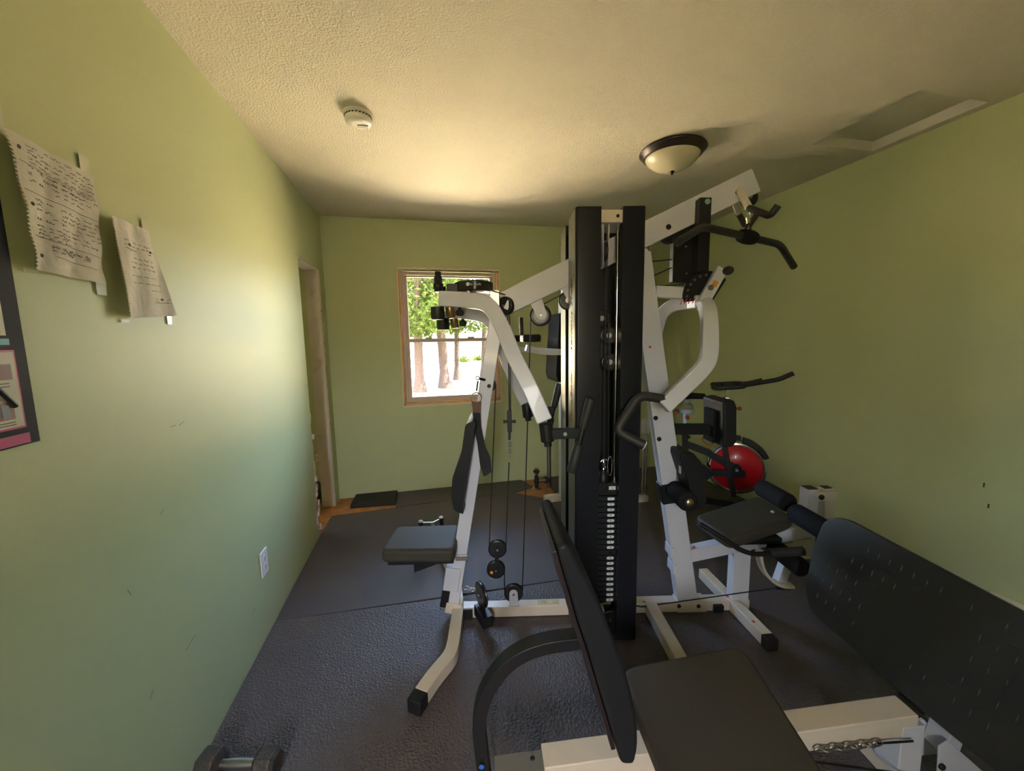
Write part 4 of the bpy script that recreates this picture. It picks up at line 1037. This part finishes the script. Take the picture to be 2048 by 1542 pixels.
# handlebar: closed loop and two long horns
l = dv(1428,762,-.09); r_ = dv(1482,762,-.09); ez = dv(1558,759,-.12); tz = dv(1587,748,-.12)
zb = hp.z+.012
lp_ = smooth_path([(l.x+.03,-.02,zb),(l.x,-.07,zb),(l.x+.02,-.12,zb-.005),(r_.x,-.11,zb+.01),(r_.x+.02,-.04,zb+.012),(r_.x+.02,.04,zb+.012),(r_.x,.11,zb+.01),(l.x+.02,.12,zb-.005),(l.x,.07,zb),(l.x+.03,.02,zb),(l.x+.03,-.02,zb)], 4)
hb = bput('handlebar', MB().pipe(lp_, .018), M['grip'], 0)
for s in (-1, 1):
    k = .16 if s > 0 else 0
    bput('handlebar_horn', MB().pipe(arc_path([(r_.x+.01,s*.06,zb+.012),(ez.x-k,ez.y if s < 0 else .05,ez.z-(.05 if s > 0 else 0)),(tz.x-k,tz.y if s < 0 else .05,tz.z+.005-(.07 if s > 0 else 0))], .03), .016), M['grip'], 0, parent=hb)
bput('stem_clamp', MB().box((hp.x,0,zb), (.08,.05,.03)), M['black'])
MB().disc(dv(1476,817,-.02), (.9,-.3,0), [(-.01,.006),(.0,.012),(.014,.016),(.024,.010)], 14).build('adjuster_knob', M['redknob'], bike)
# seat, its post and slider
s0 = dv(1376, 792)
prof_ = [(-.13,.0),(-.10,.075),(-.04,.08),(.02,.045),(.08,.02),(.12,.012),(.13,0)]
vs = []; up_ = [(s0.x+a, b, s0.z) for a, b in prof_] + [(s0.x+a, -b, s0.z) for a, b in reversed(prof_[1:-1])]
bput('saddle', MB().prism([(a, b, c-.02) for a, b, c in up_], (0,0,.045)), M['vinyl'], .012)
bput('saddle_clamp', MB().box((s0.x-.01,0,s0.z-.045), (.04,.04,.04)), M['steel'])
sl = dv(1372, 822)
bput('seat_slider', MB().bar([(sl.x-.07,0,sl.z),(sl.x+.05,0,sl.z)], .035, .035), M['chrome'])
bput('seat_slider_stop', MB().bar(arc_path([(sl.x+.0,0,s0.z-.06),(sl.x+.045,0,s0.z-.065),(sl.x+.05,0,sl.z+.0)], .02), .012, .03), M['chrome'])
stb = dv(1372, 888)
bput('seat_post', MB().bar([(sl.x-.01,0,sl.z),(stb.x-.01,0,stb.z+.06)], .03, .03), M['chrome'])
bput('seat_tube', MB().bar([(stb.x-.012,0,stb.z+.09),(stb.x,0,stb.z-.10)], .045, .045), M['black'])
for px, py in ((1353,824),(1375,835)): MB().disc(dv(px,py,-.03), (0,-1,0), [(0,.010),(.012,.017),(.026,.012)], 14).build('adjuster_knob', M['redknob'], bike)
bput('top_tube', MB().bar([(stb.x,0,stb.z),(wc.x-.20,.0,wc.z+.10),(wc.x-.02,-.045,wc.z+.012)], .05, .04), M['black'])
bput('down_tube', MB().bar([(wc.x-.42,-.045,wc.z-.07),(wc.x+.06,-.045,wc.z-.03)], .05, .03), M['black'])
bput('chain_cover', MB().prism([(p.x,-.07,p.y) for p in round_poly([(stb.x-.02,wc.z-.13,0),(stb.x-.02,wc.z+.03,0),(stb.x+.10,wc.z+.03,0),(stb.x+.20,wc.z-.02,0),(stb.x+.18,wc.z-.10,0),(stb.x+.08,wc.z-.15,0)], .05)], (0,.02,0)), M['black'])
bput('lower_tube', MB().bar([(stb.x+.05,0,.08),(f1.x,0,.08)], .05, .05), M['black'])
bput('seat_stay', MB().bar([(stb.x,0,stb.z-.08),(stb.x+.02,0,.08)], .05, .05), M['black'])
for uu in (f1.x, stb.x-.05): bput('stabiliser_foot', MB().bar([(uu,-.22,.035),(uu,.16 if uu > 0 else .22,.035)], .05, .05, side=(0,0,1)), M['black'])
bput('wheel_guard', MB().bar([(wc.x+.20*1.08*math.cos(a)*1.0,0,wc.z+.225*math.sin(a)) for a in [.45+i*.12 for i in range(9)]], .035, .07), M['black'])
bput('brake_bracket', MB().bar([(f0.x,0,f0.z-.02),(wc.x+.02,0,wc.z+.235)], .03, .05), M['black'])
for s in (-1, 1):
    bput('crank', MB().bar([(wc.x-.36,s*.08,wc.z-.05),(wc.x-.36+s*.10,s*.085,wc.z-.05-s*.11)], .022, .014), M['steel'])
    bput('pedal', MB().box((wc.x-.36+s*.10,s*.135,wc.z-.05-s*.11), (.08,.08,.02)), M['black'])
bput('bottle_cable', MB().pipe(smooth_path([(f0.x-.10,-.03,f0.z-.01),(f0.x-.13,-.03,f0.z-.06),(f0.x-.08,-.03,f0.z-.10),(f0.x-.03,-.03,f0.z-.06)], 4), .005, 8), M['redknob'], 0)

# ------------------------------------------------------------------ dip station in the back
E2 = at(1100, 1000, z=0)
dp = thing('dip_station', 'white knee raise stand with black pads behind the tower', 'dip station', (1.04, 3.06, 0))
def dd3(px, py, y=3.06): return at(px, py, y=y) - Vector((1.04, 3.06, 0))
def dput(name, mb, m, bevel=.003): return mb.build(name, m, dp, bevel)
pz = dd3(1105, 600).z
dput('post', MB().bar([(.095,0,.02),(.095,0,pz+.02)], .06, .06), M['white'])
dput('floor_foot', MB().bar([(-.075,0,.03),(.62,0,.03)], .055, .06), M['cream'])
dput('foot_crossbar', MB().bar([(.45,-.28,.03),(.45,.28,.03)], .055, .055, side=(0,0,1)), M['cream'])
b0, b1 = dd3(1108,628), dd3(1104,762)
dput('back_pad', MB().prism([(b0.x-.0,-.14,b0.z),(b0.x+.045,-.14,b0.z),(b1.x+.055,-.14,b1.z),(b1.x+.005,-.14,b1.z+.005),(b1.x-.012,-.14,b1.z+.06)], (0,.28,0)), M['padm'], .012)
for s in (-1, 1):
    yy = 3.06 + s*.27
    a0, a1, a2 = [at(px, py, y=2.80) - Vector((1.04,3.06,0)) for px, py in ((1125,704),(1085,703),(1052,698))]
    dput('arm', MB().bar(smooth_path([(a0.x,s*.26,a0.z),(a1.x,s*.26,a1.z),(a2.x,s*.26,a2.z+.01)], 4), .045, .045), M['white'])
    e0, e1 = [at(px, py, y=2.80) - Vector((1.04,3.06,0)) for px, py in ((1044,675),(1077,678))]
    dput('elbow_pad', MB().box(((e0.x+e1.x)/2,s*.26,(e0.z+e1.z)/2), (e1.x-e0.x+.01,.11,.055)), M['vinyl'], .012)
    g0, g1 = [at(px, py, y=2.80) - Vector((1.04,3.06,0)) for px, py in ((1043,665),(1042,635))]
    dput('hand_grip', MB().pipe([(g0.x,s*.26,g0.z-.02),(g1.x,s*.26,g1.z)], .015), M['grip'], 0)
dput('arm_crossbar', MB().bar([(a0.x-.02,-.26,a0.z),(a0.x-.02,.26,a0.z)], .045, .045, side=(0,0,1)), M['white'])
# back of it: short white sleeve with chrome rods, seen right of the tower
q = at(1291, 852, y=2.85) - Vector((1.04,3.06,0))
dput('rear_sleeve', MB().box((q.x,q.y,q.z), (.05,.05,.12)), M['white'])
for k in (-.014,.014): dput('rear_rod', MB().pipe([(q.x+k,q.y,.05),(q.x+k,q.y,q.z)], .009), M['chrome'], 0)
dput('rear_foot', MB().bar([(.035,q.y,.03),(q.x+.03,q.y,.03)], .05, .05), M['cream'])

# ------------------------------------------------------------------ heating pipe with valve
q = at(1073, 975, z=0)
vp = thing('pipe_valve', 'tarnished brass valve with round knob rising from the floor cutout', 'valve', (q.x, q.y, 0))
MB().disc((0,0,-.010), (0,0,1), [(0,.045),(.006,.042),(.010,.022)], 24).build('floor_flange', M['brass'], vp)
MB().disc((0,0,0), (0,0,1), [(0,.017),(.05,.017),(.052,.025),(.075,.025),(.078,.019),(.11,.019),(.115,.012),(.14,.010)], 16).build('valve_body', M['bronze'], vp)
MB().disc((0,0,.14), (0,0,1), [(0,.012),(.006,.028),(.022,.030),(.028,.015)], 18).build('knob', M['bronze'], vp)
MB().pipe([(.0,0,.065),(.09,0,.065)], .016).build('elbow_pipe', M['steel'], vp)
MB().disc((.085,0,.065), (1,0,0), [(0,.032),(.02,.034),(.04,.026)], 16).build('union_nut', M['castiron'], vp)
q = at(1100, 985, z=0) + Vector((.03,.03,0))
mb = MB(); mb.pipe([(0,0,-.01),(0,0,.62)], .020, 14)
o = mb.build('drain_pipe', M['steel']); o.location = (q.x+.01, q.y+.12, 0); tag(o, 'grey metal pipe beside the brass valve', 'pipe')

# ------------------------------------------------------------------ outside
GZ = -.55
mb = MB(); mb.box((10, 60, GZ-.1), (240, 240, .2)); o = mb.build('ground_outside', M['ground']); o['kind'] = 'structure'
mb = MB(); mb.prism([(-4,YB+.3,GZ),(6,YB+.3,GZ),(6,8.5,GZ),(-4,8.5,GZ)], (0,0,.03)); o = mb.build('bounce_slab_outside', mat('pale_bounce_slab', (.82,.68,.45), .9, bump=('noise', 30, .3, .01))); o['kind'] = 'structure'  # pale slab added below the window to bounce sunlight onto the ceiling
mb = MB(); random.seed(9)
mb.prism([(-14,13.5,GZ),(22,13.0,GZ),(24,17.5,GZ),(12,19.5,GZ),(2,18.6,GZ),(-14,20,GZ)], (0,0,.012)); o = mb.build('lawn_outside', M['grass']); o['kind'] = 'structure'
def tree(px, y, lean, rt, hgt, crown, n, seed, label):
    random.seed(seed)
    b = at(px, 700, y=y)
    t = thing('tree', label, 'tree', (b.x, y, GZ), 0, 'trees beyond the window')
    mb = MB(); P = [(0,0,-.02),(lean*.2,0,hgt*.25),(lean*.5,0,hgt*.5),(lean,0,hgt*.8)]
    mb.pipe(smooth_path(P, 3), [rt*1.7]+[rt]*2+[rt*(.95-.05*k) for k in range(7)], 12); 
    for k in range(7):
        a = random.uniform(0, 2*PI); z0 = hgt*random.uniform(.38,.75)
        mb.pipe([(lean*z0/hgt,0,z0),(math.cos(a)*crown*.35,math.sin(a)*crown*.35,z0+hgt*.13),(math.cos(a)*crown*.7,math.sin(a)*crown*.7,z0+hgt*.2)], [rt*.45,rt*.28,rt*.12], 7)
    mb.build('trunk', M['bark'], t)
    mb = MB(); clumps = []
    for k in range(58):
        a = random.uniform(0,2*PI); r = crown*math.sqrt(random.random()); z = random.uniform(.31,1.0)*hgt
        clumps.append((math.cos(a)*r, math.sin(a)*r, z - .12*r, random.uniform(.45,1.0)))
    for k in range(n):
        c = random.choice(clumps); d = Vector((random.gauss(0,1),random.gauss(0,1),random.gauss(0,.8)))*c[3]*.48
        p = Vector(c[:3]) + d
        if p.z < hgt*.29: continue
        s = random.uniform(.055,.12); x = Vector((random.gauss(0,1),random.gauss(0,1),random.gauss(0,1))).normalized(); yv = x.orthogonal().normalized()
        mb.add([p-x*s, p+yv*s*.5, p+x*s, p-yv*s*.5], [(0,1,2,3)])
    mb.build('foliage', M['leaf'], t)
tree(836, 15.0, .1, .17, 7.2, 3.1, 8500, 1, 'leafy tree outside, leftmost trunk seen through the window')
tree(888, 16.0, -.4, .19, 8.0, 3.0, 8500, 2, 'leafy tree outside with the thickest trunk, mid window')
tree(912, 19.0, .3, .13, 7.8, 3.2, 8000, 3, 'slender leafy tree outside just right of the thickest trunk')
tree(966, 20.0, .4, .14, 8.2, 3.4, 8000, 5, 'leafy tree outside at the right side of the window')
tree(800, 24.0, .2, .16, 8.6, 3.8, 8000, 7, 'leafy tree outside behind the left edge of the window')
for px, y, s in ((925,34,.35),(958,36,.3)):
    b = at(px, 700, y=y); random.seed(px); mb = MB()
    for k in range(500):
        p = Vector((random.gauss(0,s),random.gauss(0,s),abs(random.gauss(0,s*.8)))); x = Vector((random.gauss(0,1),random.gauss(0,1),random.gauss(0,1))).normalized()*.09; yv = x.orthogonal()*.5
        mb.add([p-x, p+yv, p+x, p-yv], [(0,1,2,3)])
    o = mb.build('shrub', M['leaf']); o.location = (b.x, y, GZ); tag(o, 'small distant shrub on the bright field, ' + ('left' if px < 940 else 'right') + ' one of two', 'shrub', 'shrubs on the field')
